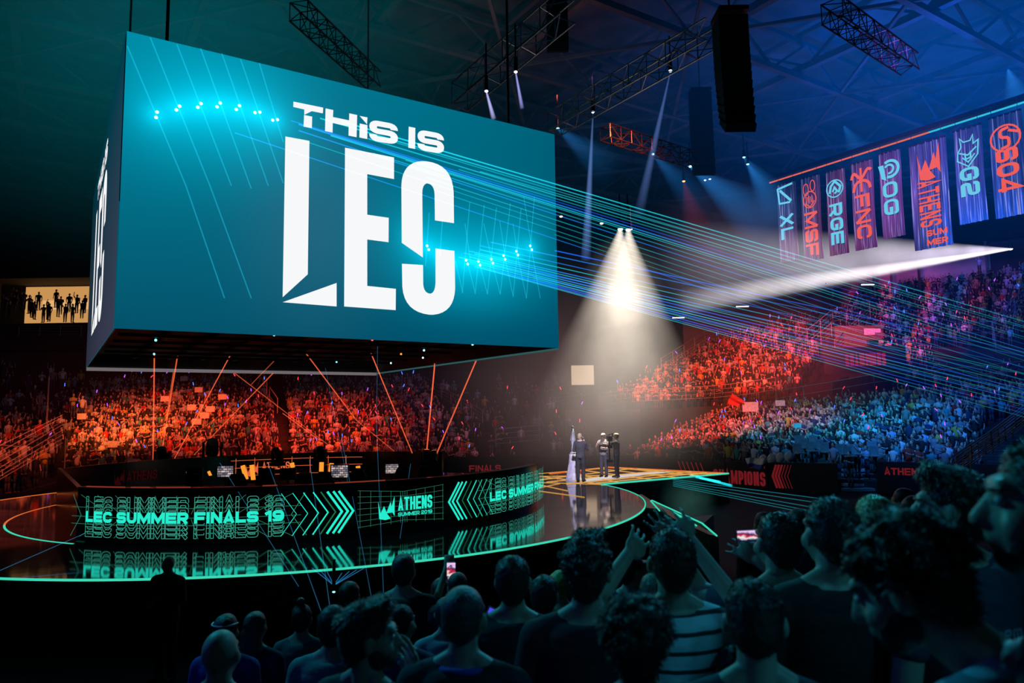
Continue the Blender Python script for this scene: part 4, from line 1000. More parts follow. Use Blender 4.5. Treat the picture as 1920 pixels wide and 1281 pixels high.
for (a, b, Y, r, s, ds) in (((1294, 313), (1500, 470), 45, 3.0, .35, 'left of the banners'), ((1395, 296), (1500, 430), 48, 2.2, .2, 'nearest the first banner'), ((1402, 308), (1470, 420), 48, 1.8, .2, 'just under another by the first banner'), ((1224, 289), (1330, 400), 45, 1.6, .18, 'between the two slim beams and the banners'), ((1046, 241), (1160, 330), 32, 1.2, .2, 'at the top right corner of the cube'), ((1582, 236), (1640, 330), 50, 1.8, .16, 'above the light bar'), ((1890, 130), (1935, 260), 40, 1.8, .3, 'at the top right edge of the view')):
    vbeam(at(*a, Y), at(*b, Y), r, 'soft blue beam slanting down '+ds, BLU, s, r0=.07, tail=1.2, power=1.1, group='soft blue beams')
vbeam(at(1282, 341, 45), at(1345, 560, 45), 2.6, 'dim red beam falling beside the blue beam', lin((150, 25, 30)), .12, r0=.07, tail=1.0, power=1.0)
# lamp bodies at the beam sources
def small_lamp(p, label, glow, r=.16, pole=True):
    t = thing('spot_lamp', p, label, 'stage lamp', 'spot lamps in the rig'); MB().tube((0, 0, .5), (0, 0, .02), r*.8, r, 12).build('housing', BLACKM, t)
    MB().ell((0, 0, 0), (r*.85, r*.85, r*.5), 12, 6).build('lens', emis('lens', glow, 2.2), t)
    if pole: MB().tube((0, 0, .5), (0, 0, 1.6), .03, n=6).build('yoke_pole', BLACKM, t)
for u, v, Y, ds, gl_, r in ((1163, 430, 31, 'at the tip of the left white spotlight beam', (1, 1, 1), .14), (1178, 431, 31, 'at the tip of the right white spotlight beam', (1, 1, 1), .14), (1112, 210, 30, 'at the top of the slim upright beam', (.8, .9, 1), .1), (1257, 133, 30, 'at the top of the slim slanting beam', (.8, .9, 1), .1),
        (912, 171, 22, 'over the short beam at the cube edge', (.9, .9, 1), .07), (967, 135, 22, 'over the short beam above the cube', (.9, .9, 1), .07), (1294, 312, 45, 'feeding the brightest soft blue beam', (.4, .9, 1), .15), (1395, 295, 48, 'upper blue one left of the banners', (.3, .8, 1), .12), (1402, 308, 48, 'lower blue one left of the banners', (.3, .8, 1), .12),
        (1224, 289, 45, 'tiny blue, beside the slim slanting beam', (.3, .7, .9), .12), (1046, 241, 32, 'tiny teal, by the top right cube corner', (.3, .8, .9), .09), (1282, 340, 45, 'glowing orange, beside the brightest blue beam', (1, .45, .15), .12), (1052, 406, 45, 'amber, close to the right edge of the cube', (1, .8, .5), .13), (1128, 419, 45, 'amber, left of the white spotlight tips', (1, .8, .5), .14), (1183, 430, 46, 'amber, right of the white spotlight tips', (1, .7, .4), .12), (1895, 467, 62, 'source of the followspot wedge', (1, 1, 1), .2), (1322, 338, 50, 'white, left of a twin', (.8, .9, 1), .1), (1331, 336, 50, 'white, right of a twin', (.8, .9, 1), .1)):
    small_lamp(at(u, v, Y), 'small spot lamp '+ds, gl_, r)

# ---- lasers
def laser(A, B, r, mat, label, group):
    A, B = Vector(A), Vector(B); o = MB().tube((0, 0, 0), B-A, r, n=5, cap=False).build('laser_beam', mat); o.location = A; return tag(o, label, 'laser beam', group)
LM = {}
def lm(c, s):
    k = (c, round(s, 2))
    if k not in LM: LM[k] = fading('laser_light', lin(c), s*.75, .045)
    return LM[k]
TE, BE, DB = (30, 190, 205), (30, 130, 235), (25, 90, 220)
lr = random.Random(5)
def fan(list_, Y0_, Y1_, ds, grp):
    for k, (y0, y1, x0, c, s, w) in enumerate(list_):
        # a line through (1040,y0) and (1920,y1), starting at x0
        yy = lambda x: y0+(y1-y0)*(x-1040)/880
        A, B = at(x0, yy(x0), Y0_), at(1985, yy(1985), Y1_)
        laser(A, B, w*.72, lm(c, s), ds, grp)
up_ = [(345, 603, 640, TE, .75, .022), (352, 612, 600, TE, .6, .02), (357, 622, 700, TE, .35, .016), (366, 632, 690, TE, .5, .018), (377, 645, 545, DB, .5, .018), (382, 655, 560, BE, .7, .022), (386, 662, 620, TE, .55, .02), (389, 668, 760, TE, .4, .016), (396, 676, 700, TE, .35, .016), (402, 690, 560, BE, .5, .018), (412, 702, 800, TE, .35, .014), (421, 714, 560, TE, .3, .014), (432, 726, 820, TE, .25, .014), (448, 740, 440, BE, .45, .016), (372, 636, 860, TE, .3, .016), (362, 615, 900, TE, .35, .016), (440, 735, 1040, TE, .2, .012)]
fan(up_, 13.8, 30, 'teal laser line of the upper fan crossing from the screen to the right stand', 'upper fan of teal lasers')
lo_ = [(470, 660, 1040, DB, .7, .02), (480, 668, 920, BE, .5, .018), (492, 688, 900, BE, .45, .016), (500, 700, 900, TE, .5, .016), (508, 712, 880, BE, .6, .018), (512, 722, 890, TE, .5, .016), (516, 730, 870, DB, .8, .02), (521, 738, 880, BE, .7, .02), (525, 745, 900, TE, .5, .016), (528, 752, 860, BE, .7, .02), (532, 760, 880, TE, .5, .016), (536, 768, 880, DB, .7, .02), (539, 775, 900, BE, .5, .018), (541, 782, 890, TE, .45, .016), (518, 702, 1000, TE, .3, .014), (529, 735, 1000, TE, .3, .014), (534, 747, 1000, BE, .35, .014)]
fan(lo_, 16.5, 30, 'blue laser line of the lower fan crossing from the screen to the right stand', 'lower fan of blue lasers')
for k, (y0, y1) in enumerate(((905, 958), (902, 947), (899, 938), (908, 966), (911, 972))):
    laser(at(1262, y0, 27), at(1560, y1, 22), .012, lm(TE, .22), 'faint teal laser line skimming the floor right of the catwalk', 'faint floor lasers')
for a, b in (((1295, 892), (1372, 911)), ((1310, 896), (1350, 904))): laser(at(*a, 30), at(*b, 28), .05, lm(TE, .9), 'short bright teal light streak crossing the catwalk tip', 'bright streaks at the catwalk tip')
OR = (235, 95, 55)
for k, (a, b, s, w, ya, yb) in enumerate([((290, 630), (287, 862), .8, .022, 26, 31), ((341, 618), (303, 850), .7, .022, 26, 31), ((338, 618), (311, 790), .5, .02, 26, 33), ((447, 638), (325, 864), .7, .02, 27, 31), ((512, 700), (364, 853), .55, .02, 28, 33), ((549, 630), (668, 788), .6, .022, 26, 30), ((668, 788), (746, 852), .35, .018, 30, 32), ((685, 637), (773, 850), .75, .022, 27, 30), ((819, 640), (799, 857), .85, .026, 27, 28), ((906, 645), (814, 862), .75, .026, 27, 28), ((440, 700), (620, 838), .4, .018, 30, 34), ((530, 775), (600, 826), .5, .02, 36, 38), ((300, 862), (440, 758), .3, .014, 31, 36), ((545, 645), (470, 722), .35, .016, 27, 30)]):
    laser(at(*a, ya), at(*b, yb), w, lm(OR, s), ('orange laser line rising from the player ring to the cube underside'), 'orange lasers under the cube')
for k, (y0, y1) in enumerate(((838, 778), (850, 782), (868, 796), (880, 806), (888, 815), (896, 822), (902, 830), (860, 790))):
    laser(at(-5, y0, 26), at(118, y1, 34), .016, lm((220, 80, 60), .4-.03*k), 'faint orange laser line fanning over the far left stairs', 'orange lasers at the far left')
BL2 = (40, 110, 150)
for a, b, ya, yb in (((640, 820), (700, 1140), 22, 11), ((706, 800), (719, 1112), 22, 11), ((770, 870), (750, 1010), 20, 14), ((502, 868), (607, 1160), 18, 9.5), ((580, 862), (620, 1150), 18, 9.5), ((610, 690), (652, 905), 30, 18), ((708, 640), (706, 800), 24, 22), ((412, 868), (560, 1100), 18, 11), ((0, 1070), (160, 1000), 13, 15)):
    laser(at(*a, ya), at(*b, yb), .006, lm(BL2, .45), 'hair-thin blue laser line falling in front of the barrier', 'thin blue lasers by the barrier')
for k in range(8):
    laser(at(626, 1098, 11.6), at(585+14*k, 1068-3*abs(k-3.5)+8, 12.1), .006, lm((40, 130, 190), .4), 'tiny blue laser ray fanning up from the lamp at the stage foot', 'small laser fan at the stage foot')
small_lamp(at(626, 1098, 11.6)-Vector((0, 0, .1)), 'tiny blue laser lamp at the foot of the stage skirt', (.2, .7, 1), .03, False)

# ---- haze: scattered light put in as glowing volumes
def haze(c, r, col, s, label, nz=0, nscale=2.0, p=1.5, rot=(0, 0, 0)):
    mb = MB(); mb.ell((0, 0, 0), (1, 1, 1), 24, 14); o = mb.build('stage_haze', haze_mat('haze', col, s, nz, nscale, p)); o.location = c; o.scale = r; o.rotation_euler = rot
    return tag(o, label, 'haze', None, 'stuff')
haze(at(1085, 720, 40), (9, 12, 8), lin((150, 120, 118)), .030, 'grey-pink haze around the presenters', .5, 1.6)
haze(at(1168, 560, 30), (1.9, 1.9, 3.0), lin((250, 235, 210)), .17, 'bright warm smoke swirling in the white spotlight beams', .8, 2.6)
haze(at(330, 60, 34), (20, 12, 13), lin((0, 118, 132)), .032, 'dark teal haze above the cube')
haze(at(1120, 300, 42), (15, 12, 14), lin((0, 62, 98)), .014, 'dark blue-green haze right of the cube')
haze(at(1800, 60, 42), (26, 18, 17), lin((0, 76, 165)), .046, 'deep blue haze under the roof at the upper right')
haze(at(1450, 690, 50), (8, 8, 6.5), lin((190, 95, 60)), .022, 'orange haze over the middle right crowd', .4, 2.0)
haze(at(1370, 470, 50), (8, 8, 5.5), lin((140, 110, 135)), .020, 'pale lilac haze left of the banners', .7, 2.2)
haze(at(1740, 640, 45), (16, 12, 9), lin((15, 50, 140)), .012, 'blue haze over the right stands')
haze(at(1290, 940, 24), (1.0, 1.0, .95), lin((70, 120, 110)), .28, 'small puff of teal smoke beside the pointed wing', .8, 2.5, 1.2)
haze(at(330, 760, 42), (16, 9, 6.5), lin((150, 35, 22)), .003, 'faint red haze over the left crowd')
haze(at(820, 700, 45), (11, 10, 6), lin((60, 40, 55)), .018, 'dim grey-violet haze under the cube')
# ================================================================== low-detail spectators
def unit_person(pose, lite=False, prop=None):
    "returns verts (N,3), faces, tags per vertex: 0 skin 1 hair 2 shirt 3 trousers 4 white card; faces +Y, feet at 0, 1.72 tall"
    n = 6 if lite else 8
    P_ = [('shirt', MB().loft([(0, 0, .86, .15, .10), (0, .0, 1.08, .145, .10), (0, .0, 1.3, .19, .115), (0, 0, 1.43, .15, .09), (0, 0, 1.47, .05, .05)], n))]
    if not lite: P_.append(('skin', MB().tube((0, 0, 1.43), (0, .01, 1.54), .05, .05, 6)))
    P_.append(('skin', MB().ell((0, .015, 1.60), (.075, .09, .115), n, 5 if lite else 6)))
    P_.append(('hair', MB().ell((0, -.012, 1.635), (.083, .095, .095), n, 4 if lite else 6)))
    def limb(kind, a, b, c, r, m=5):
        k2 = 'skin' if kind == 'arm' else 'trousers'
        if kind == 'arm':
            P_.append(('shirt', MB().tube(a, Vector(a).lerp(Vector(b), .7), r*1.2, r, m))); P_.append(('skin', MB().tube(Vector(a).lerp(Vector(b), .65), b, r*.85, r*.75, m)))
            P_.append(('skin', MB().tube(b, c, r*.75, r*.55, m))); P_.append(('skin', MB().ell(c, (.04, .04, .055), 5, 4)))
        else:
            P_.append((k2, MB().tube(a, b, r, r*.75, m))); P_.append((k2, MB().tube(b, c, r*.75, r*.5, m)))
            P_.append(('hair', MB().ell((c[0], c[1]+.06, .04), (.045, .12, .04), 6, 4)))
    for s in (-1, 1):
        if not lite or pose == 'clap': limb('leg', (s*.085, 0, .92), (s*.09, .02, .5), (s*.09, 0, .06), .085)
        else: P_.append(('trousers', MB().tube((s*.085, 0, .9), (s*.09, 0, .05), .09, .055, 5)))
    sh = lambda s: (s*.19, 0, 1.40); 
    up = lambda s: limb('arm', sh(s), (s*.27, .08, 1.62), (s*.20, .12, 1.88), .047)
    dn = lambda s: limb('arm', sh(s), (s*.25, -.01, 1.13), (s*.22, .08, .90), .047)
    cl = lambda s: limb('arm', sh(s), (s*.25, .08, 1.16), (s*.05, .30, 1.26), .047)
    hd = lambda s: limb('arm', sh(s), (s*.24, .15, 1.25), (s*.10, .32, 1.52), .047)
    {'down': lambda: (dn(-1), dn(1)), 'clap': lambda: (cl(-1), cl(1)), 'one': lambda: (dn(-1), up(1)), 'both': lambda: (up(-1), up(1)), 'phone': lambda: (hd(-1), hd(1)), 'cross': lambda: (cl(-1), dn(1))}[pose]()
    if prop == 'card': P_.append(('card', MB().box((0, .2, 1.93), (.55, .02, .34))))
    V_, F_, T_ = [], [], []
    K = {'skin': 0, 'hair': 1, 'shirt': 2, 'trousers': 3, 'card': 4}
    for k, m in P_:
        b = len(V_); V_ += m.v; F_ += [tuple(b+i for i in f) for f in m.f]; T_ += [K[k]]*len(m.v)
    return np.array(V_, 'f'), F_, np.array(T_)
CROWDM = attrmat('crowd_clothes_and_skin', .8)
SHIRTS = {'white': (.62, .60, .58), 'black': (.02, .02, .022), 'navy': (.03, .04, .10), 'grey': (.22, .22, .23), 'red': (.42, .04, .03), 'yellow': (.55, .42, .08), 'teal': (.06, .30, .30), 'pale blue': (.32, .42, .55)}
SW_ = [('black', 44), ('white', 13), ('grey', 15), ('navy', 16), ('red', 8), ('pale blue', 6), ('teal', 4), ('yellow', 4)]
SKIN = [(.50, .33, .25), (.60, .42, .33), (.40, .26, .18), (.55, .37, .28)]
HAIR = [(.02, .014, .01), (.04, .025, .015), (.10, .06, .03), (.015, .015, .015), (.25, .16, .07)]
TRO = [(.02, .025, .05), (.015, .015, .015), (.10, .09, .08), (.05, .07, .12)]
POSES = ['down', 'clap', 'one', 'both', 'phone', 'cross']; PW = [30, 26, 12, 6, 12, 14]
def pick(r, items, ws):
    return r.choices(items, ws)[0]
def colours(T_, shirt, r):
    tab = np.array([r.choice(SKIN), r.choice(HAIR), shirt, r.choice(TRO), (.8, .78, .75)], 'f')
    return tab[T_]
UP = {(p, l): unit_person(p, l) for p in POSES for l in (False, True)}
UP[('card', False)] = unit_person('both', False, 'card')
def lowmesh(name, V_, F_, col):
    me = bpy.data.meshes.new(name); me.from_pydata(V_.tolist(), [], F_); me.materials.append(CROWDM)
    ca = me.color_attributes.new('Col', 'FLOAT_COLOR', 'POINT'); ca.data.foreach_set('color', np.hstack([col, np.ones((len(col), 1))]).astype('f').ravel())
    me.polygons.foreach_set('use_smooth', [True]*len(F_)); return me
LOWM = {}
def lowperson_mesh(pose, sname, k):
    key = (pose, sname, k)
    if key not in LOWM:
        V_, F_, T_ = UP[(pose, False)]; r = random.Random(hash(pose+sname) % 999+k) if False else random.Random(len(pose)*7+len(sname)*13+k)
        LOWM[key] = lowmesh('spectator', V_, F_, colours(T_, SHIRTS[sname], r))
    return LOWM[key]
STAGEC = Vector((0, 26, 0))
people = []        # (pos, yaw, scale, pose, shirt, section)
def populate(name, f, rows, dens, r, gap=.52, lo=0.0, hi=1.0, skip=None, fill=1.0):
    q = STANDS[name][0]
    for i in range(rows):
        t = (i+.55)/rows; a, b = f(0, t), f(1, t); L = (b-a).length; n = int(L/gap)
        z = f(.5, i/rows)
        for k in range(n):
            s = (k+.5+r.uniform(-.25, .25))/n
            if s < lo or s > hi or r.random() > dens or (skip and skip(s, t)): continue
            p = f(s, t); p.z = f(s, i/rows).z
            people.append((p, r, name, i, s))
cr = random.Random(21)
populate('A', fA, 22, .93, cr); populate('B', fB, 22, .88, cr); populate('L0', fL0, 14, .8, cr); populate('L1', fL1, 20, .10, cr); populate('L2', fL2, 10, .22, cr)
populate('C', fC, 16, .22, cr); populate('D1', fD1, 16, .93, cr)
populate('D2', fD2, 18, .9, cr, skip=lambda s, t: (.36 < s < .62 and t < .14))
populate('D3', fD3, 18, .8, cr, skip=lambda s, t: s > .62-.3*t and t < .6)
populate('E', fE, 15, .93, cr, skip=lambda s, t: s < .18 and t < .12 and cr.random() < .3)
populate('V', fV, 14, .45, cr, skip=lambda s, t: t < .55); populate('F', fF, 18, .88, cr, skip=lambda s, t: (t < .12 and s < .2) or (t < .3 and .45 < s)); populate('M', fM, 3, .35, cr)
SEC = {'A': 'left crowd', 'B': 'second left crowd', 'L0': 'far left crowd', 'L1': 'dark left stairs', 'L2': 'dark upper left rows', 'C': 'hazy back stand',
       'D1': 'red lower crowd', 'D2': 'teal lower right stand', 'D3': 'blue lower right stand', 'E': 'red upper crowd', 'V': 'rows beside the entrance', 'F': 'purple upper right stand', 'M': 'upper right landing'}
def proj(p):
    d = Vector(p)-CAM; x, y, z = d.dot(_rt) if False else None, None, None
    R_ = M4.to_3x3().inverted(); q = R_ @ d
    return (CX+F*q.x/-q.z, CY-F*q.y/-q.z, -q.z)
rows_ = []
for (p, r, nm, i, s) in people:
    u, v, d = proj(p+Vector((0, 0, 1.4)))
    if u < -25 or u > 1945: continue
    hidden = (u > 1560 and v > 880) or (v > 905) or (150 < u < 830 and v > 872) or (235 < u < 1000 and v < 600)
    rows_.append((d + (100 if hidden else 0), p, nm, u, v, i))
rows_.sort(key=lambda x: x[0])
NIND = 262
stuff = {}
gr = random.Random(4); PDESC = {'down': 'standing with arms down', 'clap': 'clapping', 'one': 'with one arm raised', 'both': 'with both arms raised', 'phone': 'holding up a phone', 'cross': 'with hand on chest', 'card': 'holding a white card overhead'}
hands = []
for k, (d, p, nm, u, v, i) in enumerate(rows_):
    pose = pick(gr, POSES, PW); sh = pick(gr, [a for a, b in SW_], [b for a, b in SW_]); sc = gr.uniform(.92, 1.06)
    to = STAGEC-p; yaw = math.atan2(-to.x, to.y)+gr.uniform(-.35, .35)
    if pose in ('one', 'both'): hands.append((p, yaw, sc, nm, u, v, d))
    if k < NIND:
        o = bpy.data.objects.new('spectator', lowperson_mesh(pose, sh, gr.randint(0, 2))); C.objects.link(o); o.location = p; o.rotation_euler = (0, 0, yaw); o.scale = (sc, sc, sc)
        tag(o, f'spectator in a {sh} shirt {PDESC[pose]} in the {SEC[nm]}', 'person', f'spectators in the {SEC[nm]}')
    else: stuff.setdefault(nm, []).append((p, yaw, sc, pose, sh, d))
print('people', len(rows_), 'sticks cand', len(hands))
for nm, L in stuff.items():
    Vs, Fs, Cs = [], [], []; b = 0
    for (p, yaw, sc, pose, sh, d) in L:
        V_, F_, T_ = UP[(pose, d > 50)]; c, s = math.cos(yaw), math.sin(yaw)
        W_ = V_ @ np.array([[c, s, 0], [-s, c, 0], [0, 0, 1]], 'f')*sc + np.array(p, 'f')
        Vs.append(W_); Fs += [tuple(b+i for i in f) for f in F_]; b += len(V_); Cs.append(colours(T_, SHIRTS[sh], gr))
    me = lowmesh('distant_crowd', np.vstack(Vs), Fs, np.vstack(Cs)); o = bpy.data.objects.new('distant_crowd', me); C.objects.link(o)
    tag(o, f'mass of far spectators filling the {SEC[nm]}', 'crowd', None, 'stuff')
# glowing light sticks
SK = {'red': emis('stick_red', (1.0, .03, .06), 2.2), 'violet': emis('stick_violet', (.45, .08, 1.0), 1.8), 'blue': emis('stick_blue', (.05, .15, 1.0), 2.2)}
STM_ = {}
for c, m in SK.items():
    mb = MB(); mb.capsule((0, 0, .10), (0, 0, .32), .038, .030, 7, 0, 2); mb.tube((0, 0, -.06), (0, 0, .07), .022, n=6, mi=1); STM_[c] = mb.mesh('light_stick', [m, BLACK])
gr.shuffle(hands); cnt = 0
for (p, yaw, sc, nm, u, v, d) in hands:
    if cnt >= 190 or not (0 < u < 1920) or v > 880 or (235 < u < 1046 and v < 650): continue
    c = pick(gr, ['red', 'violet', 'blue'], [46, 30, 24]); M = Matrix.Rotation(yaw, 3, 'Z')
    o = bpy.data.objects.new('light_stick', STM_[c]); C.objects.link(o); o.location = p + M @ Vector((.20, .12, 1.90))*sc; o.rotation_euler = (gr.uniform(-.5, .3), gr.uniform(-.6, .6), yaw)
    q_ = max(.65, d/62); o.scale = (q_, q_, q_)
    tag(o, f'glowing {c} light stick held up in the {SEC[nm]}', 'light stick', f'light sticks in the {SEC[nm]}'); cnt += 1
# white cards held by the left crowd
CARD = pbr('white_card', (.75, .7, .65), .8)
for (u, v, Y) in ((1104/3.2, 480+736/3.2, 60), (1192/3.2, 480+803/3.2, 56), (989/3.2, 480+857/3.2, 53), (1150/3.2, 480+909/3.2, 50.5), (1262/3.2, 480+919/3.2, 50.5), (1228/3.2, 480+957/3.2, 49), (490/3.2, 480+963/3.2, 49), (1180/3.2, 480+994/3.2, 48), (1335/3.2, 480+846/3.2, 53.5), (797/3.2, 480+1238/3.2, 43), (676/3.2, 480+1130/3.2, 45)):
    p = at(u, v, Y); tag(MB().box((0, 0, 0), (.62, .02, .40)).build('card_sign', CARD, loc=p), 'small white card held up over the left crowd under the cube', 'sign', 'white cards in the left crowd')
for (u, v, Y, w, ds) in ((1495, 798, 39, 14, 'pale square placard over the lower right crowd'), (1463, 756, 50, 18, 'beige placard with rough lettering under the yellow-lit rail'), (1630, 622, 57, 20, 'orange-lit placard beside the upper entrance'), (1645, 620, 57, 12, 'second orange-lit placard beside the upper entrance'), (1652, 641, 55, 9, 'small pale placard below the upper entrance crowd'), (1407, 763, 50, 30, 'wide pinkish placard left of the red flag bearer')):
    p = at(u, v, Y); w_ = w/F*Y; tag(MB().box((0, 0, 0), (w_, .02, w_*.6)).build('placard', CARD, loc=p), ds, 'sign')
# flags
def flag(pts, cols_, label):
    c = sum(pts, Vector())/len(pts); mb = MB(); A, B, D, E2 = [p-c for p in pts]; nx, ny = 16, 9; vs = []
    for j in range(ny+1):
        for i in range(nx+1):
            s, t = i/nx, j/ny; p = (A*(1-s)+B*s)*(1-t)+(E2*(1-s)+D*s)*t; vs.append(p+Vector((0, -.12*math.sin(s*9+t*2), .04*math.sin(s*7))))
    for j in range(ny):
        for i in range(nx): mb.add([vs[j*(nx+1)+i], vs[j*(nx+1)+i+1], vs[(j+1)*(nx+1)+i+1], vs[(j+1)*(nx+1)+i]], [(0, 1, 2, 3)], min(len(cols_)-1, j*len(cols_)//ny))
    o = mb.build('flag', cols_, smooth=True, loc=c); return tag(o, label, 'flag')
FR_ = pbr('flag_red', (.75, .08, .04), .8); FW = pbr('flag_white', (.75, .75, .75), .8); FBl = pbr('flag_blue', (.03, .09, .4), .8)
flag([at(1362, 759, 50), at(1372, 738, 50), at(1398, 753, 50), at(1385, 762, 50)], [FR_], 'bright red flag waved in the middle of the right crowd')
flag([at(1397, 860, 35), at(1437, 858, 34.6), at(1434, 880, 34.6), at(1402, 878, 35)], [FW, FBl], 'white and blue flag draped over the CHAMPIONS board')
for u, v in ((1430, 862), (1446, 860), (1462, 858), (1478, 856)): 
    p = at(u, v, 35); mb = MB(); mb.ell((0, 0, 0), (.20, .08, .26), 10, 6, Matrix.Rotation(.5, 3, 'Y')); tag(mb.build('draped_scarf', FW, loc=p), 'white and black scarf hanging over the board edge beside the flag', 'scarf', 'scarves on the board edge')

# ================================================================== detailed people
SKM = {}
def skinmat(c=(.42, .27, .20)):
    k = tuple(c)
    if k not in SKM: SKM[k] = pbr('skin', c, .5, 0, 20, .08, .1, 120)
    return SKM[k]
def hairmat(c):
    N = NT('hair'); v = N.obj(); mp = N.n('ShaderNodeMapping'); N.l(v, mp.inputs[0]); mp.inputs['Scale'].default_value = (160, 60, 60)
    p = N.n('ShaderNodeBsdfPrincipled'); nz = N.noise(1, 4, mp.outputs[0])
    N.l(N.ramp(nz, [(.3, tuple(x*.5 for x in c)), (.75, tuple(min(1, x*1.8) for x in c))]), p.inputs['Base Color']); p.inputs['Roughness'].default_value = .42
    b = N.n('ShaderNodeBump'); b.inputs['Strength'].default_value = .8; b.inputs['Distance'].default_value = .006; N.l(nz, b.inputs['Height']); N.l(b.outputs[0], p.inputs['Normal']); N.l(p.outputs[0], N.o.inputs[0]); return N.m
def cloth(name, c, kind='plain', c2=(.02, .02, .02)):
    N = NT(name); v = N.obj(); p = N.n('ShaderNodeBsdfPrincipled'); p.inputs['Roughness'].default_value = .85
    nz = N.noise(7, 3, v)
    if kind in ('stripes', 'finestripes'):
        sp = N.n('ShaderNodeSeparateXYZ'); N.l(v, sp.inputs[0]); per = 17 if kind == 'stripes' else 55
        z = N.m2('ADD', sp.outputs[2 if kind == 'stripes' else 0], N.m2('MULTIPLY', nz, .012 if kind == 'stripes' else .004)); fr = N.m2('FRACT', N.m2('MULTIPLY', z, per)); g = N.m2('LESS_THAN', fr, .24 if kind == 'stripes' else .4)
        mx = N.n('ShaderNodeMix', data_type='RGBA'); N.l(g, mx.inputs[0]); mx.inputs[6].default_value = (*c, 1); mx.inputs[7].default_value = (*c2, 1); N.l(mx.outputs[2], p.inputs['Base Color'])
    elif kind == 'pattern':
        vo = N.n('ShaderNodeTexVoronoi'); vo.inputs['Scale'].default_value = 14; N.l(v, vo.inputs['Vector']); N.l(N.ramp(vo.outputs['Distance'], [(.3, c), (.5, c2)]), p.inputs['Base Color'])
    else: N.l(N.ramp(nz, [(.3, tuple(x*.75 for x in c)), (.7, tuple(min(1, x*1.2) for x in c))]), p.inputs['Base Color'])
    b = N.n('ShaderNodeBump'); b.inputs['Strength'].default_value = .5; b.inputs['Distance'].default_value = .02; mp = N.n('ShaderNodeMapping'); mp.inputs['Scale'].default_value = (5, 5, 11); N.l(v, mp.inputs[0]); N.l(N.noise(1.6, 3, mp.outputs[0]), b.inputs['Height']); N.l(b.outputs[0], p.inputs['Normal'])
    N.l(p.outputs[0], N.o.inputs[0]); return N.m
def strands(o, r, ln, n, HR, curl=False):
    "fine strands rooted on the hair cap so that its edge is soft"
    me = o.data; P = [v.co.copy() for v in me.vertices]; Nn = [v.normal.copy() for v in me.vertices]; m = len(P)
    bm = bmesh.new(); bm.from_mesh(me)
    for k in range(n):
        i = r.randrange(m); p, q = P[i], Nn[i]
        fl = HR @ Vector((0, -.5, -.75)); fl = (fl-q*fl.dot(q)*.7)
        g = Vector((r.gauss(0, 1), r.gauss(0, 1), r.gauss(0, 1)))*(.7 if curl else .28)
        dd = (q*.55+fl+g).normalized(); sd = dd.cross(q)
        if sd.length < 1e-3: continue
        sd.normalize(); w_ = .0016; L_ = ln*r.uniform(.6, 1.4)*(1.0 if p.z > 1.70 or curl == 2 else .4); mid = p+dd*L_*.5+q*L_*.12; tip = p+dd*L_+Vector((0, 0, -.15*L_))
        v = [bm.verts.new(x) for x in (p-sd*w_-q*.002, p+sd*w_-q*.002, mid+sd*w_*.8, mid-sd*w_*.8, tip)]
        bm.faces.new((v[0], v[1], v[2], v[3])); bm.faces.new((v[3], v[2], v[4]))
    bm.to_mesh(me); bm.free()
DEN = cloth('dark_denim', (.02, .025, .04))
def torso_rings(g, w=1.0, fem=0):
    return [(0, 0, .88, (.165-.0*fem)*w+g, .115+g), (0, 0, .98, .16*w+g, .115+g), (0, .0, 1.10, (.148-.015*fem)*w+g, .105+g), (0, .0, 1.27, .178*w+g, .122+g), (0, -.005, 1.38, .190*w+g, .112+g), (0, -.01, 1.43, .165*w+g, .092+g), (0, -.012, 1.47, .105*w+g, .072+g*.8)]
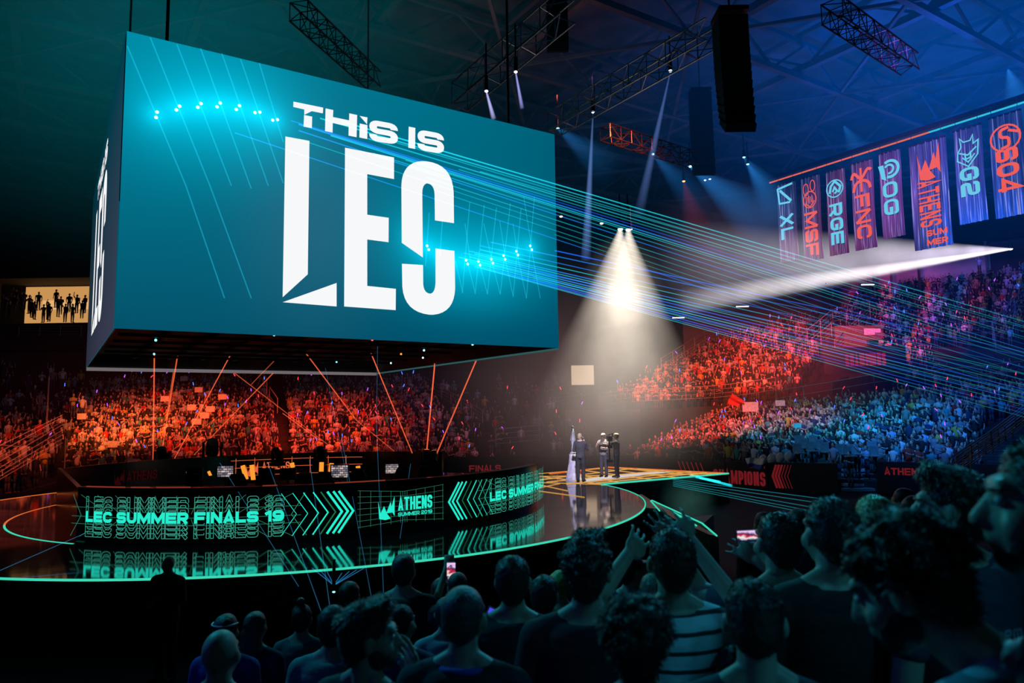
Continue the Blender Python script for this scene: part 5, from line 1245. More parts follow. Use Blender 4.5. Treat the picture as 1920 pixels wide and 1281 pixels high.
def human(top, Y=None, name='person', label='', yaw=0, hyaw=0, pitch=0, floor=None, hair='short', hc=(.02, .015, .012), shirt=None, arms=('down', 'down'), voxel=None, w=1.0, skin=(.42, .27, .20), group='people in the foreground audience', beard=False, face=False, cap=None, trousers=None, sleeves=.55, collar=None, hgt=None, jacket=False, pos=None, extra=None, fem=0, hoff=(0, 0, 0)):
    if pos is None:
        ht = at(top[0], top[1], Y)
        fl = floor if floor is not None else floor_z(ht.x, ht.y)
        H = ht.z-fl
    else: ht = Vector(pos); fl = pos[2]; H = hgt
    sc = H/1.75; d = (Vector((ht.x, ht.y, 0))-Vector((0, 0, 0))).length
    vx = voxel or max(.0075, min(.02, d*.0034))
    t = thing(name, (ht.x, ht.y, fl), label, 'person', group, yaw); t.scale = (sc, sc, sc)
    sk = skinmat(skin); hm = hairmat(hc)
    HR = Matrix.Rotation(hyaw, 3, 'Z') @ Matrix.Rotation(-pitch, 3, 'X'); piv = Vector((0, -.005, 1.54))
    HO = Vector(hoff); h = lambda x, y, z: piv + HO + HR @ (Vector((x, y, z))-piv)
    b = MB()
    # head
    b.ell(h(0, -.012, 1.655), (.074, .094, .092), 18, 12, HR); b.ell(h(0, .035, 1.612), (.060, .062, .082), 16, 10, HR)
    b.ell(h(0, .058, 1.560), (.036, .034, .032), 10, 8, HR); b.ell(h(0, .03, 1.575), (.052, .056, .045), 12, 8, HR)
    b.capsule(h(0, .088, 1.652), h(0, .112, 1.612), .010, .015, 8); b.ell(h(0, .105, 1.610), (.018, .016, .012), 8, 6, HR)
    b.ell(h(0, .092, 1.585), (.024, .014, .008), 8, 6, HR); b.ell(h(0, .090, 1.573), (.021, .014, .008), 8, 6, HR)
    b.capsule(h(-.032, .078, 1.668), h(.032, .078, 1.668), .016, .016, 8)
    for s in (-1, 1):
        b.ell(h(s*.079, .0, 1.628), (.013, .020, .033), 10, 8, HR @ Matrix.Rotation(s*.3, 3, 'Z')); b.ell(h(s*.045, .06, 1.605), (.022, .03, .028), 8, 6, HR)
    b.capsule((0, -.012, 1.40), h(0, -.012, 1.575), .062*w if w < 1.1 else .066, .053, 12, 0, 3)
    b.loft(torso_rings(0, w, fem), 20); b.capsule((-.12*w, -.012, 1.44), (.12*w, -.012, 1.44), .05, .05, 10)
    sm = MB(); sm.loft(torso_rings(.014, w, fem), 24)
    for s in (-1, 1):
        b.capsule((s*.045, -.02, 1.50), (s*.145*w, -.012, 1.425), .035, .045, 10); sm.capsule((s*.085, -.015, 1.462), (s*.15*w, -.012, 1.428), .046, .058, 10)
        b.capsule((s*.09, 0, .92), (s*.10, .015, .50), .088, .060, 12); b.capsule((s*.10, .015, .50), (s*.10, -.01, .09), .058, .036, 12); b.capsule((s*.10, -.03, .045), (s*.11, .14, .035), .042, .034, 10)
    S = lambda s: Vector((s*.182*w, -.01, 1.405))
    hands_ = []
    for s, spec in zip((-1, 1), arms):
        if spec == 'down': E1, W1 = Vector((s*.235*w, -.02, 1.12)), Vector((s*.235*w, .05, .87))
        elif spec == 'cross': E1, W1 = Vector((s*.24*w, .02, 1.13)), Vector((-s*.03, .20, 1.16+.03*s))
        elif spec == 'behind': E1, W1 = Vector((s*.25*w, -.05, 1.13)), Vector((s*.06, -.17, .98))
        elif spec == 'belly': E1, W1 = Vector((s*.25*w, .0, 1.13)), Vector((s*.05, .19, 1.08))
        elif spec == 'phone': E1, W1 = Vector((s*.27*w, .20, 1.30)), Vector((s*.13, .34, 1.58))
        elif spec == 'mouth': E1, W1 = Vector((s*.20*w, .22, 1.22)), Vector((s*.07, .20, 1.47))
        elif spec == 'up': E1, W1 = Vector((s*.27*w, .10, 1.60)), Vector((s*.22, .16, 1.86))
        else: E1, W1 = Vector(spec[0]), Vector(spec[1])
        s0 = S(s); b.capsule(s0, E1, .056, .043, 12); b.capsule(E1, W1, .043, .028, 12)
        e = s0.lerp(E1, sleeves) if sleeves <= 1 else None
        sm.capsule(s0, e if e is not None else E1, .068, .060 if sleeves < 1 else .054, 12)
        if sleeves > 1: sm.capsule(E1, W1, .053, .038, 12)
        dr = (W1-E1).normalized(); side = dr.cross(Vector((0, 1, 0)) if abs(dr.y) < .8 else Vector((0, 0, 1))).normalized(); nrm = side.cross(dr)
        if spec == 'mouth': side = Vector((0, 0, 1)); dr = Vector((-s*.55, .2, .45)).normalized(); side = (side-dr*side.dot(dr)).normalized(); nrm = side.cross(dr)
        Mh = Matrix((side, dr, nrm)).transposed()
        b.ell(W1+dr*.045, (.043, .052, .017), 12, 8, Mh)
        for k, (off, ln) in enumerate(((-.035, .066), (-.012, .076), (.012, .072), (.034, .058))):
            k0 = W1+dr*.082+side*off; k1 = k0+dr*ln*.5+nrm*.008+side*off*.32; k2 = k1+dr*ln*.38+nrm*ln*.32+side*off*.15
            b.capsule(k0-dr*.02, k1, .0092, .0082, 8, 0, 2); b.capsule(k1, k2, .0082, .007, 8, 0, 2)
        th0 = W1+dr*.02-side*.030; th1 = th0+dr*.035-side*.026+nrm*.012; b.capsule(th0, th1, .012, .010, 8, 0, 2); b.capsule(th1, th1+dr*.03+nrm*.008, .010, .008, 8, 0, 2)
        hands_.append(W1+dr*.09)
    off = Matrix.Rotation(yaw, 3, 'Z') @ (h(0, -.012, 1.66)-Vector((0, 0, 1.66)))*sc; t.location.x -= off.x; t.location.y -= off.y
    body = remeshed(b, 'body', sk, vx, 2, t)
    sh = remeshed(sm, 'jacket' if jacket else 'shirt', shirt or cloth('tee', (.02, .02, .025)), max(vx, .011), 3, t)
    tm = MB(); tm.loft([(0, 0, .84, .165, .12), (0, 0, .95, .178*w, .128), (0, 0, 1.0, .172*w, .125)], 18)
    for s in (-1, 1): tm.capsule((s*.09, 0, .90), (s*.10, .015, .50), .102, .078, 12); tm.capsule((s*.10, .015, .50), (s*.10, -.01, .10), .078, .062, 12)
    remeshed(tm, 'trousers', trousers or DEN, .018, 2, t)
    shm = MB()
    for s in (-1, 1): shm.capsule((s*.10, -.04, .05), (s*.112, .15, .042), .052, .044, 10, 0, 3)
    shm.build('shoes', BLACK, t, smooth=True)
    # hair
    hb = MB(); r = random.Random(int(top[0]) if top else 5)
    if hair not in ('bald', None):
        fade = hair in ('fade', 'buzz')
        hb.ell(h(0, -.020, 1.672), (.081, .097, .090), 18, 12, HR); hb.ell(h(0, -.045, 1.640), (.075 if fade else .081, .072, .085), 16, 10, HR)
        if not fade: hb.ell(h(0, -.055, 1.595), (.062, .050, .055), 12, 8, HR)
        nl = {'short': 110, 'fade': 60, 'buzz': 0, 'curly': 230, 'quiff': 150, 'long': 120, 'bun': 90, 'bob': 60}[hair]; big = {'curly': .0115, 'quiff': .0075}.get(hair, .0038)
        for k in range(nl):
            u1, u2 = r.uniform(0, 2*PI), r.uniform(-.15, 1) if hair != 'fade' else r.uniform(.35, 1)
            rr_ = math.sqrt(max(0, 1-u2*u2)); dx, dy = rr_*math.cos(u1), rr_*math.sin(u1)
            if dy > .3 and u2 < .45: continue
            p = h(dx*.082, -.020+dy*.098, 1.672+u2*.092); dn = HR @ Vector((dx*.5, dy*.4+(.35 if hair == 'quiff' and u2 > .5 else -.2), u2*.35-.25)).normalized()
            q = r.uniform(.6, 1.25)*big; hb.capsule(p, p+dn*big*2.4, q, q*.6, 6, 0, 2)
        if hair == 'quiff':
            hb.ell(h(0, .030, 1.745), (.062, .062, .034), 14, 8, HR)
            for k in range(22): x = r.uniform(-.05, .05); hb.capsule(h(x, .02+r.uniform(-.03, .03), 1.752), h(x+r.uniform(-.012, .012), .055+r.uniform(-.02, .02), 1.772+r.uniform(-.008, .010)), .014, .008, 8, 0, 2)
        if hair == 'long':
            hb.capsule(h(0, -.055, 1.62), (0, -.085, 1.34), .072, .062, 14)
            for k in range(26): x = r.uniform(-.07, .07); hb.capsule(h(x, -.09, 1.62), (x*1.1, -.13, 1.30+r.uniform(-.05, .03)), .016, .008, 6, 0, 2)
        if hair == 'bob':
            hb.ell(h(0, -.02, 1.60), (.095, .085, .075), 16, 10, HR)
        if hair == 'bun': hb.ell(h(0, -.05, 1.79), (.04, .04, .035), 12, 8, HR)
        ho = remeshed(hb, 'hair', hm, max(.0052, vx*.75), 5, t)
        if hair != 'buzz' and d < 5: strands(ho, r, {'curly': .016, 'quiff': .017, 'fade': .008}.get(hair, .010), int(6000/max(1.0, d*.6)), HR, curl=2 if hair == 'curly' else 0)
    if beard:
        bb = MB(); bb.ell(h(0, .056, 1.556), (.040, .040, .034), 12, 8, HR)
        for s in (-1, 1): bb.ell(h(s*.045, .035, 1.578), (.020, .042, .042), 10, 8, HR)
        remeshed(bb, 'beard', hm, .006, 1, t)
    if face:
        for s in (-1, 1):
            MB().ell(h(s*.031, .083, 1.645), (.0125, .010, .0095), 12, 8, HR).build('eye', pbr('eye_white', (.5, .5, .5), .2), t, smooth=True)
            MB().ell(h(s*.031, .091, 1.645), (.006, .004, .006), 10, 6, HR).build('iris', pbr('iris', (.03, .02, .01), .2), t, smooth=True)
            MB().capsule(h(s*.014, .097, 1.664), h(s*.050, .083, 1.668), .0045, .003, 6).build('eyebrow', hm, t, smooth=True)
    if cap:
        cm = MB(); cm.ell(h(0, -.01, 1.690), (.088, .105, .075), 18, 12, HR); cm.ell(h(0, .12, 1.690), (.062, .075, .008), 14, 6, HR); remeshed(cm, 'cap', cap, .007, 1, t)
    if collar:
        cm = MB()
        for k in range(24): a = 2*PI*k/24; a2 = 2*PI*(k+1)/24; cm.capsule((.088*math.cos(a), -.012+.078*math.sin(a), 1.462+.012*math.sin(a+PI)), (.088*math.cos(a2), -.012+.078*math.sin(a2), 1.462+.012*math.sin(a2+PI)), .014, .014, 6, 0, 2)
        cm.build('collar', collar, t, smooth=True)
    if extra: extra(t, h)
    return t, [t.location + Matrix.Rotation(yaw, 3, 'Z') @ (x*sc) for x in hands_], sc
# near stand floor under the foreground audience: shallow dark steps
def floor_z(x, y):
    k = max(0, math.ceil((y-.5)/.8)); z = 2.25-.2*k - (.3 if x < -1.0 else 0); return max(.0, z)
for x0, x1, nm in ((-9, -1.0, 'floor_terrace'), (-1.0, 9, 'floor_terrace')):
    mb = MB()
    for k in range(0, 12):
        y0, y1 = (-2 if k == 0 else .5+.8*(k-1)), .5+.8*k; z = floor_z((x0+x1)/2, (y0+y1)/2)
        if z <= .02: continue
        mb.box(((x0+x1)/2, (y0+y1)/2, z/2-.004), (x1-x0, y1-y0, z-.008))
    struct(mb, nm, CONC2)
T = lambda c, **k: cloth('tee', c, **k)
BLK, NAV = (.012, .013, .016), (.015, .02, .045)
def prints(t, h):
    m = MB(); fm = lambda x, y: Vector((x-.0, -.142-.0*abs(x), y))
    # worn lettering on the back of the shirt
    for txt, x, y, hh in (('nlevem', -.02, 1.27, .042), ('2 good', .0, 1.20, .042), ('2 od', .0, 1.13, .036)): put_text(m, txt, x-.10, y, hh, fm, wide=.8, t=.22, width=.2)
    m.build('back_print', pbr('faded_print', (.25, .28, .34), .8), t)
def headband(t, h):
    m = MB(); pts = [h(.088*math.cos(a), -.012+.1*math.sin(a), 1.70) for a in [PI+PI*k/14 for k in range(15)]]
    for a, b_ in zip(pts[:-1], pts[1:]): m.capsule(a, b_, .006, .006, 6, 0, 2)
    m.build('headband', pbr('shiny_band', (.8, .8, .8), .2), t)
def strap(t, h):
    m = MB(); 
    for s in (1,): m.capsule((s*.10, -.12, 1.0), (s*.13, -.10, 1.44), .012, .012, 6); m.capsule((s*.13, -.10, 1.44), (s*.12, .09, 1.40), .012, .012, 6)
    m.build('bag_strap', pbr('pale_strap', (.3, .4, .45), .6), t)
FG = [
 dict(top=(1690, 948), Y=1.55, label='large dark-haired man in a pale blue striped tee, nearest at the lower right', yaw=.25, hyaw=.65, pitch=.45, hoff=(-.13, .10, -.03), hair='curly', shirt=T((.40, .60, .70), kind='stripes', c2=(.14, .28, .36)), w=1.05, beard=True, face=True),
 dict(top=(1985, 820), Y=1.40, label='man in profile cut off by the right edge, in a patterned shirt', yaw=.2, hyaw=.95, pitch=0.0, hoff=(-.12, .05, 0), hair='short', shirt=T((.03, .05, .05), kind='pattern', c2=(.10, .13, .09)), face=True, beard=True, w=1.05, extra=strap),
 dict(top=(1785, 886), Y=2.7, label='short-haired man looking left in a dark tee with worn lettering on the back', yaw=.35, hyaw=.75, hair='quiff', shirt=T((.03, .04, .07)), face=True, w=1.1, extra=prints),
 dict(top=(1638, 932), Y=4.1, label='person with a blonde bowl haircut half hidden behind the big dark head', yaw=.2, hair='bob', hc=(.45, .33, .16), shirt=T(NAV)),
 dict(top=(1556, 938), Y=2.75, label='dark-haired man in a plain black shirt left of the big dark head', yaw=.1, hyaw=.1, hair='short', shirt=T((.008, .008, .009)), w=1.12, arms=('belly', 'down')),
 dict(top=(1457, 965), Y=3.7, label='man in a patterned shirt holding a phone sideways to film the stage', yaw=.25, hair='short', shirt=T((.03, .035, .06), kind='pattern', c2=(.08, .05, .08)), voxel=.0085, arms=((( -.26, .16, 1.42), (-.36, .22, 1.62)), ((.3, .1, 1.3), (.10, .30, 1.5))), collar=BLACK),
 dict(top=(1258, 996), Y=3.05, label='man in a pale tee with dark horizontal stripes, both arms raised taking a photo', yaw=.05, hair='short', shirt=T((.55, .66, .70), kind='stripes', c2=(.02, .03, .04)), voxel=.0078, arms=(((-.28, .18, 1.42), (-.08, .36, 1.60)), ((.33, .10, 1.38), (.16, .30, 1.66)))),
 dict(top=(1412, 1093), Y=2.15, label='short-haired young man in a dark tee, right of the striped tee', yaw=-.1, hyaw=-.15, hair='fade', shirt=T((.02, .03, .05)), w=.98),
 dict(top=(1192, 1130), Y=1.95, label='curly-haired head at the bottom centre, cut off at the neck', yaw=-.1, hyaw=-.2, hair='curly', hc=(.05, .04, .03), shirt=T(BLK)),
 dict(top=(1098, 1013), Y=3.0, label='tall man with a high quiff and long neck in a dark maroon jacket', yaw=-.1, hyaw=-.15, hair='quiff', shirt=T((.05, .008, .014)), w=1.0, sleeves=1.2, jacket=True, arms=('belly', 'belly')),
 dict(top=(961, 1046), Y=3.55, label='dark-haired man in a black tee right of the grey shaved head', yaw=-.1, hair='short', shirt=T((.018, .02, .026)), w=1.1),
 dict(top=(868, 1104), Y=2.65, label='man with a grey shaved head and a blue-collared dark shirt', yaw=-.15, hyaw=-.1, hair='buzz', hc=(.05, .05, .05), shirt=T((.02, .02, .03)), collar=pbr('blue_collar', (.05, .06, .4), .8), w=1.05),
 dict(top=(688, 1137), Y=2.55, label='man with a curly quiff looking right in profile, hand held to his mouth', yaw=-.5, hyaw=-.95, hair='quiff', hc=(.03, .022, .016), shirt=T((.012, .014, .018)), arms=('down', 'mouth'), face=True, beard=True, voxel=.0072),
 dict(top=(1180, 1042), Y=6.0, label='man with a short dark crop in a blue-patterned tee behind the quiff man', yaw=-.3, hyaw=-.8, hair='short', shirt=T((.02, .04, .12), kind='pattern', c2=(.01, .02, .05)), cap=BLACK),
 dict(top=(1051, 1075), Y=6.6, label='person with green-tinted wavy hair peeking between two dark heads', yaw=-.2, hair='curly', hc=(.16, .26, .06), shirt=T((.05, .08, .02))),
 dict(top=(1020, 1082), Y=4.6, label='dark head just behind the right shoulder of the black tee man', yaw=-.2, hair='short', shirt=T(BLK)),
 dict(top=(757, 1041), Y=6.2, label='broad man in a dark jacket standing in front of the stage rim', yaw=-.1, hair='short', shirt=T((.010, .010, .012)), w=1.25, sleeves=1.2, jacket=True, arms=('belly', 'belly')),
 dict(top=(858, 1075), Y=6.0, label='man holding up a small upright phone in front of the stage rim', yaw=.0, hair='buzz', shirt=T(NAV), arms=(((-.2, .15, 1.45), (-.12, .3, 1.72)), 'down')),
 dict(top=(826, 1086), Y=6.9, label='small dark head left of the man with the upright phone', yaw=0, hair='short', shirt=T(BLK)),
 dict(top=(655, 1092), Y=7.2, label='small dark head below the tiny blue laser lamp', yaw=.0, hair='short', shirt=T(BLK)),
 dict(top=(566, 1135), Y=6.6, label='woman with tied-up hair in a light ribbed sleeveless top', yaw=.0, hair='bun', shirt=T((.12, .17, .18), kind='finestripes', c2=(.06, .08, .09)), w=.92, sleeves=.12, fem=1),
 dict(top=(413, 1180), Y=3.7, label='bald man in a royal blue tee at the lower left', yaw=-.1, hair='bald', shirt=T((.02, .03, .22)), w=1.15),
 dict(top=(424, 1154), Y=5.6, label='dark-haired person wearing a shiny headband behind the bald man', yaw=-.1, hair='short', shirt=T((.05, .04, .30)), extra=headband),
 dict(top=(479, 1149), Y=6.0, label='long-haired person in a dark blue tee right of the headband', yaw=-.2, hair='long', hc=(.05, .04, .025), shirt=T((.015, .02, .09)), fem=1),
 dict(top=(625, 1138), Y=4.7, label='person in a pale grey-green tee half hidden behind the profile man', yaw=-.1, hair='short', shirt=T((.16, .22, .22)), w=1.05),
 dict(top=(752, 1137), Y=4.3, label='short-haired man in a navy tee right behind the profile man', yaw=-.3, hyaw=-.2, hair='fade', shirt=T((.02, .03, .09)), w=1.05),
 dict(top=(836, 1122), Y=5.0, label='person in a pale white tee left of the grey shaved head', yaw=.1, hair='short', shirt=T((.30, .34, .38)), w=.95),
 dict(top=(892, 1128), Y=5.2, label='person right behind the grey shaved head near the violet phone glow', yaw=-.2, hair='short', shirt=T((.12, .16, .20))),
 dict(top=(1226, 1078), Y=4.2, label='long-haired head half hidden left of the striped tee', yaw=.1, hair='long', hc=(.16, .12, .07), shirt=T(NAV), fem=1),
 dict(top=(1496, 956), Y=7.5, label='small dark head between the filming man and the plain black shirt', yaw=.2, hair='short', shirt=T((.08, .1, .12))),
 dict(top=(1432, 962), Y=9.0, label='tiny dark head just above the filming man', yaw=.2, hair='short', shirt=T(BLK)),
 dict(top=(1694, 918), Y=9.5, label='tiny head above the blonde bowl haircut, near the ATHENS board', yaw=.3, hair='short', shirt=T(BLK)),
 dict(top=(1712, 932), Y=8.0, label='small dim figure between the blonde bowl haircut and the looking-left man', yaw=.3, hair='short', shirt=T(NAV)),
 dict(top=(1375, 1215), Y=2.9, label='dark head low between the striped tee and the short-haired young man', yaw=0, hair='short', shirt=T((.05, .08, .12))),
]
HD = {}
for k, s in enumerate(FG):
    s = dict(s); HD[k] = human(**s)
E2_ = human((317, 1043), 11.2, 'security_guard', 'bald security guard in a black jacket facing the audience before the stage rim', yaw=PI-.2, floor=0.0, hair='bald', shirt=T(BLK), arms=('cross', 'cross'), sleeves=1.2, jacket=True, w=1.15, skin=(.2, .13, .1), group='crew')
# phones
def phone(p, rz, label, landscape=False, tilt=0, col=None, s=1.0):
    t = thing('smartphone', p, label, 'phone', 'phones in the audience', rz); w_, h_ = (.15*s, .072*s) if landscape else (.072*s, .15*s)
    MB().box((0, 0, 0), (w_, .009, h_)).build('case', BLACK, t)
    N = NT('phone_picture'); v = N.obj(); nz = N.noise(28, 3, v); sp = N.n('ShaderNodeSeparateXYZ'); N.l(v, sp.inputs[0]); g = N.m2('ADD', N.m2('MULTIPLY', sp.outputs[2], 1/h_), N.m2('MULTIPLY', nz, .9))
    c = N.ramp(g, [(.15, lin((20, 30, 60))), (.33, lin((250, 245, 250))), (.47, lin((205, 45, 60))), (.62, lin((60, 30, 90))), (.78, lin((235, 200, 245)))]); e = N.n('ShaderNodeEmission'); N.l(c, e.inputs[0]); e.inputs[1].default_value = 1.0; N.l(e.outputs[0], N.o.inputs[0])
    MB().box((0, -.0055, 0), (w_*.94, .002, h_*.92)).build('screen', N.m, t)
phone(at(1401, 1005, 3.95), .2, 'phone held sideways with a bright pink and white picture of the stage', True, s=.86)
phone(at(846, 1072, 6.15), 0, 'small upright phone showing a pink picture, raised before the stage rim', s=1.05)
pv = thing('smartphone', at(928, 1158, 4.4), 'tilted phone glowing violet between the shaved head and the black tee', 'phone', 'phones in the audience', .3)
MB().box((0, 0, 0), (.09, .01, .075), Matrix.Rotation(.5, 3, 'Y')).build('case', BLACK, pv); MB().box((0, -.007, 0), (.08, .003, .065), Matrix.Rotation(.5, 3, 'Y')).build('screen', emis('violet_screen', lin((70, 70, 235)), 1.1), pv)
pv.location = at(925, 1155, 4.0)

# ---- presenters and camera crew on the catwalk
FLR = SZ+.004
def stand_at(u, v): p = hz(u, v, FLR); return (p.x, p.y, FLR)
SUIT = cloth('charcoal_suit', (.09, .085, .085))
human(None, pos=stand_at(1089, 904), hgt=1.86, name='presenter', label='blond presenter in a dark grey suit seen from behind, holding a microphone', yaw=-.35, hyaw=-.3, hair='short', hc=(.55, .42, .25), shirt=SUIT, sleeves=1.2, jacket=True, arms=('belly', ((.24, .12, 1.16), (.07, .27, 1.42))), trousers=cloth('suit_trousers', (.05, .05, .05)), skin=(.6, .42, .32), group='people on the catwalk', voxel=.016)
pm = Vector(stand_at(1089, 904)) + Matrix.Rotation(-.35, 3, 'Z') @ Vector((.05, .30, 1.60)); t = thing('microphone', pm, 'black hand microphone held by the blond presenter', 'microphone'); MB().tube((0, 0, -.1), (0, 0, .06), .014, .018, 8).build('handle', BLACKM, t); MB().ell((0, 0, .08), (.026, .026, .03), 10, 8).build('grille', STEEL, t)
q1 = stand_at(1133, 895)
def rig(t, h):
    m = MB(); m.box((.0, .05, 1.25), (.34, .05, .12)); m.box((0, .12, 1.15), (.30, .04, .30)); m.build('steadicam_vest', BLACK, t)
human(None, pos=q1, hgt=1.80, name='camera_operator', label='camera operator in a white cap and black vest carrying a stabilised camera', yaw=PI*.85, hair='short', shirt=T((.30, .28, .27)), arms=(((-.26, .12, 1.15), (-.10, .32, 1.18)), ((.26, .12, 1.18), (.10, .34, 1.32))), trousers=T((.07, .07, .08)), cap=pbr('white_cap', (.7, .68, .65), .7), skin=(.5, .34, .26), group='people on the catwalk', voxel=.016, extra=rig, sleeves=.6)
q2 = stand_at(1158, 896)
human(None, pos=q2, hgt=1.80, name='camera_assistant', label='assistant in a beige cap, black shirt and black shorts reaching toward the camera', yaw=1.2, hair='short', shirt=T((.03, .03, .03)), arms=(((-.24, .22, 1.30), (-.10, .46, 1.34)), ((.24, .22, 1.28), (.08, .46, 1.28))), trousers=T(BLK), cap=pbr('beige_cap', (.55, .42, .28), .7), skin=(.55, .38, .28), group='people on the catwalk', voxel=.016, w=1.1)
cp = Vector(stand_at(1144, 897)); t = thing('broadcast_camera', cp, 'black stabilised broadcast camera on a vertical post between the two crew members', 'camera')
MB().tube((0, 0, .75), (0, 0, 1.52), .03).build('post', BLACKM, t); MB().box((0, -.05, 1.60), (.18, .42, .20)).build('camera_body', BLACK, t); MB().tube((0, -.26, 1.60), (0, -.42, 1.60), .07, .09, 14).build('lens', BLACKM, t)
MB().box((0, -.02, .70), (.22, .34, .10)).build('counterweight', BLACKM, t); MB().box((.0, -.20, 1.28), (.20, .03, .13)).build('monitor', GLB, t)
mb = MB(); mb.box((.14, .0, 1.74), (.05, .05, .14)); mb.tube((-.1, 0, 1.72), (.14, .05, 1.80), .015); mb.tube((0, .1, 1.72), (0, -.2, 1.76), .02); mb.build('top_handle', BLACKM, t)
MB().tube((0, 0, 1.15), (-.28, .22, 1.15), .022).build('support_arm', STEEL, t)
human(None, pos=(hz(1183, 884, 0).x, hz(1183, 884, 0).y, 0), hgt=1.72, name='person', label='fair-haired person crouching low behind the catwalk edge', yaw=PI, hair='short', hc=(.4, .3, .18), shirt=T(NAV), arms=('belly', 'belly'), group='people on the catwalk', voxel=.018)
# trophy on its draped plinth
p = Vector(stand_at(1075.5, 900)); t = thing('draped_plinth', p, 'tall white draped plinth flaring to the floor, left of the presenter', 'plinth')
mb = MB(); rings = []
nn_ = 28
for j in range(9):
    f_ = j/8; z = 1.02*(1-f_); rr_ = .15+.17*f_**1.4
    rings.append([( (rr_*(1+.07*f_*math.sin(6*a)))*math.cos(a), (rr_*(1+.07*f_*math.sin(6*a)))*math.sin(a), z) for a in [2*PI*i/nn_ for i in range(nn_)]])
vs = [q for r_ in rings for q in r_]; mb.add(vs, [(j*nn_+i, (j+1)*nn_+i, (j+1)*nn_+(i+1) % nn_, j*nn_+(i+1) % nn_) for j in range(8) for i in range(nn_)]+[tuple(range(nn_))]); mb.build('white_drape', cloth('white_cloth', (.75, .72, .80)), t, smooth=True)
MB().tube((0, 0, .005), (0, 0, 1.0), .12, n=16).build('plinth_core', FW, t)
t = thing('trophy', p+Vector((0, 0, 1.021)), 'tall slim silver trophy standing on the white plinth', 'trophy')
SIL = pbr('silver', (.85, .85, .95), .35, .35)
mb = MB(); mb.loft([(0, 0, 0, .13, .13), (0, 0, .06, .13, .13), (0, 0, .10, .06, .06), (0, 0, .35, .055, .055), (.0, 0, .6, .09, .09), (0, 0, .85, .07, .07), (0, 0, 1.0, .04, .04)], 16); mb.build('column', SIL, t, smooth=True)
mb = MB()
for s in (-1, 1): mb.capsule((s*.08, 0, .55), (s*.03, 0, 1.02), .03, .01, 8)
mb.build('blade', SIL, t, smooth=True); MB().ell((0, 0, 1.08), (.045, .045, .05), 12, 8).build('finial', SIL, t, smooth=True)
# people in the lit box and on the left stairs
bx = random.Random(9)
for k in range(22):
    u = 12+7*k+bx.uniform(-3, 3); v = bx.choice([545, 552, 558, 563, 568])+bx.uniform(-3, 3); p = at(u, v, 65+bx.uniform(-1, 1)); 
    o = bpy.data.objects.new('spectator', lowperson_mesh(bx.choice(['down', 'clap', 'one']), 'black', k % 3)); C.objects.link(o); o.location = (p.x, p.y, p.z-1.72); o.rotation_euler = (0, 0, -2.6+bx.uniform(-1, 1))
    tag(o, 'dark silhouette standing in front of the lit back room at the upper left', 'person', 'silhouettes in the lit box')
for (u, v, Y, pose, sh, ds) in ((75, 787, 40, 'cross', 'red', 'man wrapped in a red and white flag on the left stairs'), (109, 784, 40, 'down', 'black', 'man in black with hands clasped on the left stairs'), (66, 722, 47, 'down', 'black', 'dark figure high on the left stairs, left of the pole'), (77, 733, 47, 'cross', 'grey', 'dark figure beside the orange pole on the left stairs'), (118, 690, 55, 'down', 'white', 'figure in a white tee at the top of the left stairs'), (100, 691, 55, 'down', 'grey', 'dim figure in grey at the top of the left stairs'), (46, 826, 36.5, 'cross', 'white', 'figure in white at the end of the far left rows'), (138, 738, 50, 'clap', 'yellow', 'brightly lit man in a vest with a yellow chest band'), (155, 742, 50, 'one', 'white', 'brightly lit fan in white beside the vest wearer'), (1835, 482, 71, 'one', 'pale blue', 'lone figure in pale blue against the beige doorway at the top right'), (1562, 830, 34.6, 'down', 'pale blue', 'tall standing steward in a pale blue shirt at the pale steps'), (1592, 846, 34.2, 'clap', 'black', 'dark figure beside the pale steps'), (1671, 800, 37, 'clap', 'pale blue', 'fan in a bright pale blue tee in the middle of the lower right stand')):
    p = at(u, v, Y); o = bpy.data.objects.new('spectator', lowperson_mesh(pose, sh, 1)); C.objects.link(o); to = STAGEC-p; o.location = (p.x, p.y, p.z-1.72); o.rotation_euler = (0, 0, math.atan2(-to.x, to.y)); tag(o, ds, 'person')
t = thing('lamp_post', at(88, 785, 46)-Vector((0, 0, .5)), 'thin orange-lit pole standing in the left stairs', 'pole'); a = at(92, 706, 46)-t.location; MB().tube((0, 0, 0), a, .05, n=8).build('pole', pbr('orange_pole', (.5, .35, .2), .5), t); MB().tube(a, a+Vector((1.0, 0, .3)), .03, n=6).build('arm', RAILM, t)

# ================================================================== lights
def aim(o, target):
    d = Vector(target)-o.location; o.rotation_euler = d.to_track_quat('-Z', 'Y').to_euler()
def spot(loc_, tgt, W, col, ang, blend=.6, size=.6, name='spot_light'):
    l = bpy.data.lights.new(name, 'SPOT'); l.energy = W; l.color = lin(col); l.spot_size = math.radians(ang); l.spot_blend = blend; l.shadow_soft_size = size
    o = bpy.data.objects.new(name, l); C.objects.link(o); o.location = loc_; aim(o, tgt); return o
def area(loc_, tgt, W, col, sx_, sy_, name='area_light', spread=None):
    l = bpy.data.lights.new(name, 'AREA'); l.energy = W; l.color = lin(col); l.shape = 'RECTANGLE'; l.size = sx_; l.size_y = sy_
    if spread: l.spread = math.radians(spread)
    o = bpy.data.objects.new(name, l); C.objects.link(o); o.location = loc_; aim(o, tgt); return o
K = 1000; Q = .55
cA = (fA(.5, .4)); cB = fB(.4, .45); cD1 = fD1(.5, .4); cD2 = fD2(.45, .4); cE = fE(.45, .45); cF = fF(.5, .6); cD3 = fD3(.5, .5)
spot((-12, 30, 19), fA(.42, .45), 56*K, (255, 96, 48), 26, .9); spot((-2, 28, 17), fA(.8, .3), 30*K, (255, 70, 40), 30, .9); spot((-14, 28, 15), fA(.2, .35), 40*K, (255, 120, 50), 18, .9)
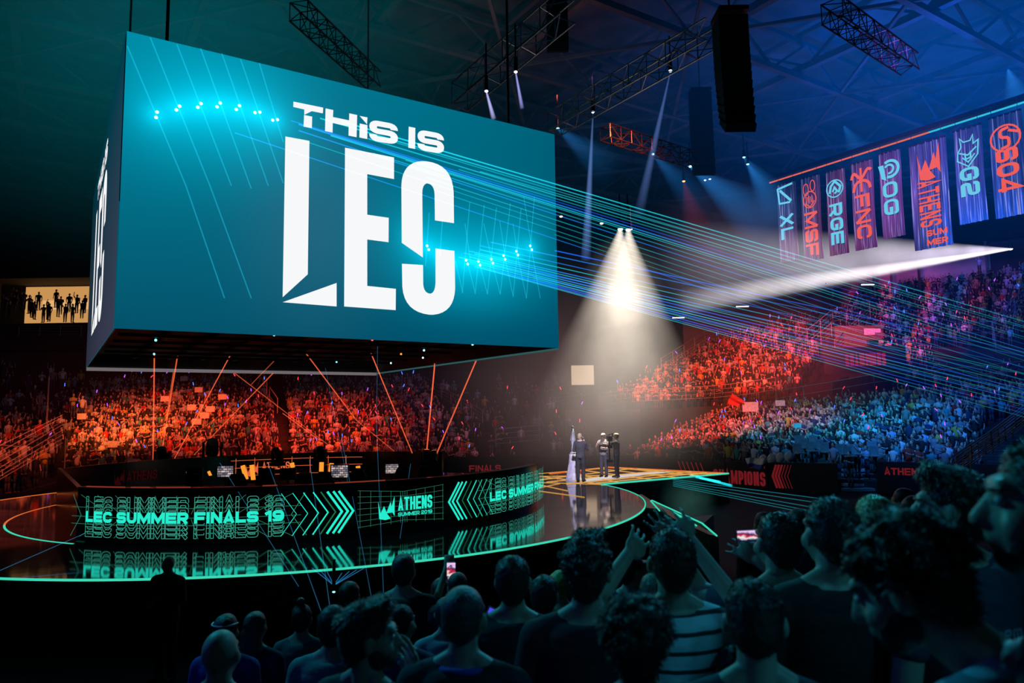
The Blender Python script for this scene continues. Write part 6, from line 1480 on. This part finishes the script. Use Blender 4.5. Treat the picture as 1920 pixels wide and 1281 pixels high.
spot((-8, 28, 18), fB(.25, .4), 52*K, (255, 75, 45), 26, .9); spot((-4, 26, 17), fB(.8, .35), 9*K, (200, 60, 70), 30, .9)
spot((-14, 24, 14), fL0(.75, .4), 16*K, (255, 90, 40), 26, .9)
spot((2, 32, 19), fD1(.35, .45), 50*K, (255, 88, 60), 26, .9); spot((4, 30, 19), fE(.35, .35), 120*K, (255, 88, 45), 28, .9); spot((8, 28, 20), fE(.85, .4), 120*K, (245, 60, 60), 24, .9)
spot((6, 26, 19), fD2(.45, .55), 32*K, (15, 165, 190), 30, .9); spot((8, 27, 19), fD2(.8, .3), 20*K, (25, 120, 205), 34, .9); spot((9, 27, 18), fD2(.05, .6), 20*K, (255, 80, 70), 22, .9); spot((12, 24, 18), fD3(.4, .4), 30*K, (30, 100, 210), 44, .9)
spot((10, 26, 22), fF(.25, .55), 120*K, (235, 60, 125), 22, .9); spot((12, 24, 22), fF(.5, .65), 120*K, (150, 80, 230), 23, .9); spot((14, 22, 22), fF(.85, .6), 90*K, (40, 110, 240), 30, .9)
spot((10, 26, 20), at(1620, 640, 58), 18*K, (255, 95, 50), 14, .8); spot((4, 28, 20), fC(.5, .5), 14*K, (130, 80, 110), 44, .9); spot((-10, 28, 18), fL2(.6, .5), 9*K, (110, 70, 90), 40, .9)
spot((16, 34, 14), at(1640, 400, 48), 7*K, (110, 130, 255), 60, .9)
spot(s1-Vector((0, 0, .35)), at(1105, 900, 29), 7*K, (255, 240, 225), 16, .5, .1); spot(s2-Vector((0, 0, .35)), at(1150, 895, 30), 8*K, (255, 240, 225), 18, .5, .1)
spot((2, 19, 8), at(1110, 870, 29), 6*K, (225, 215, 255), 14, .5, .2)
# roof washes
spot((26, 40, 12), (36, 46, 30), 34*K, (10, 90, 230), 120, .9, 1.5); spot((10, 52, 14), (14, 60, 30), 6*K, (40, 60, 130), 110, .9, 1.5); spot((-14, 24, 13), (-12, 40, 30), 7*K, (0, 150, 140), 120, .9, 1.5); spot((0, 40, 18), (2, 44, 30), 1.6*K, (150, 70, 70), 120, .9, 1)
# cyan wash on the foreground audience from added spots that boost the screens' light
spot((-7.5, 9, 9.5), (.5, 3.2, 3.2), 2000, (30, 175, 205), 60, .9, .5); spot((5.5, 12, 10), (2.2, 2.2, 3.4), 2050, (40, 180, 220), 50, .9, .4); spot((-1.5, 14, 9), (-1, 4, 2.8), 1300, (25, 160, 170), 60, .9, .5)
spot((-9, 4, 6), (-1.7, 3.8, 2.6), 180, (60, 70, 255), 50, .9, .4)
spot((4.2, -.6, 6.6), (1.35, 1.5, 3.1), 200, (45, 165, 210), 34, .9, .3); spot((3.2, 1.0, 7), (.85, 3.0, 2.9), 160, (45, 165, 200), 26, .9, .3)  # added spots overhead to brighten the nearest tees
area((1.0, -2.5, 7.5), (1.0, 3.5, 3), 2.5, (40, 90, 120), 6, 2)  # added weak fill from behind the camera
for m_ in bpy.data.materials: m_.cycles.emission_sampling = 'NONE'     # the lamps above do the lighting; screens and tubes still glow
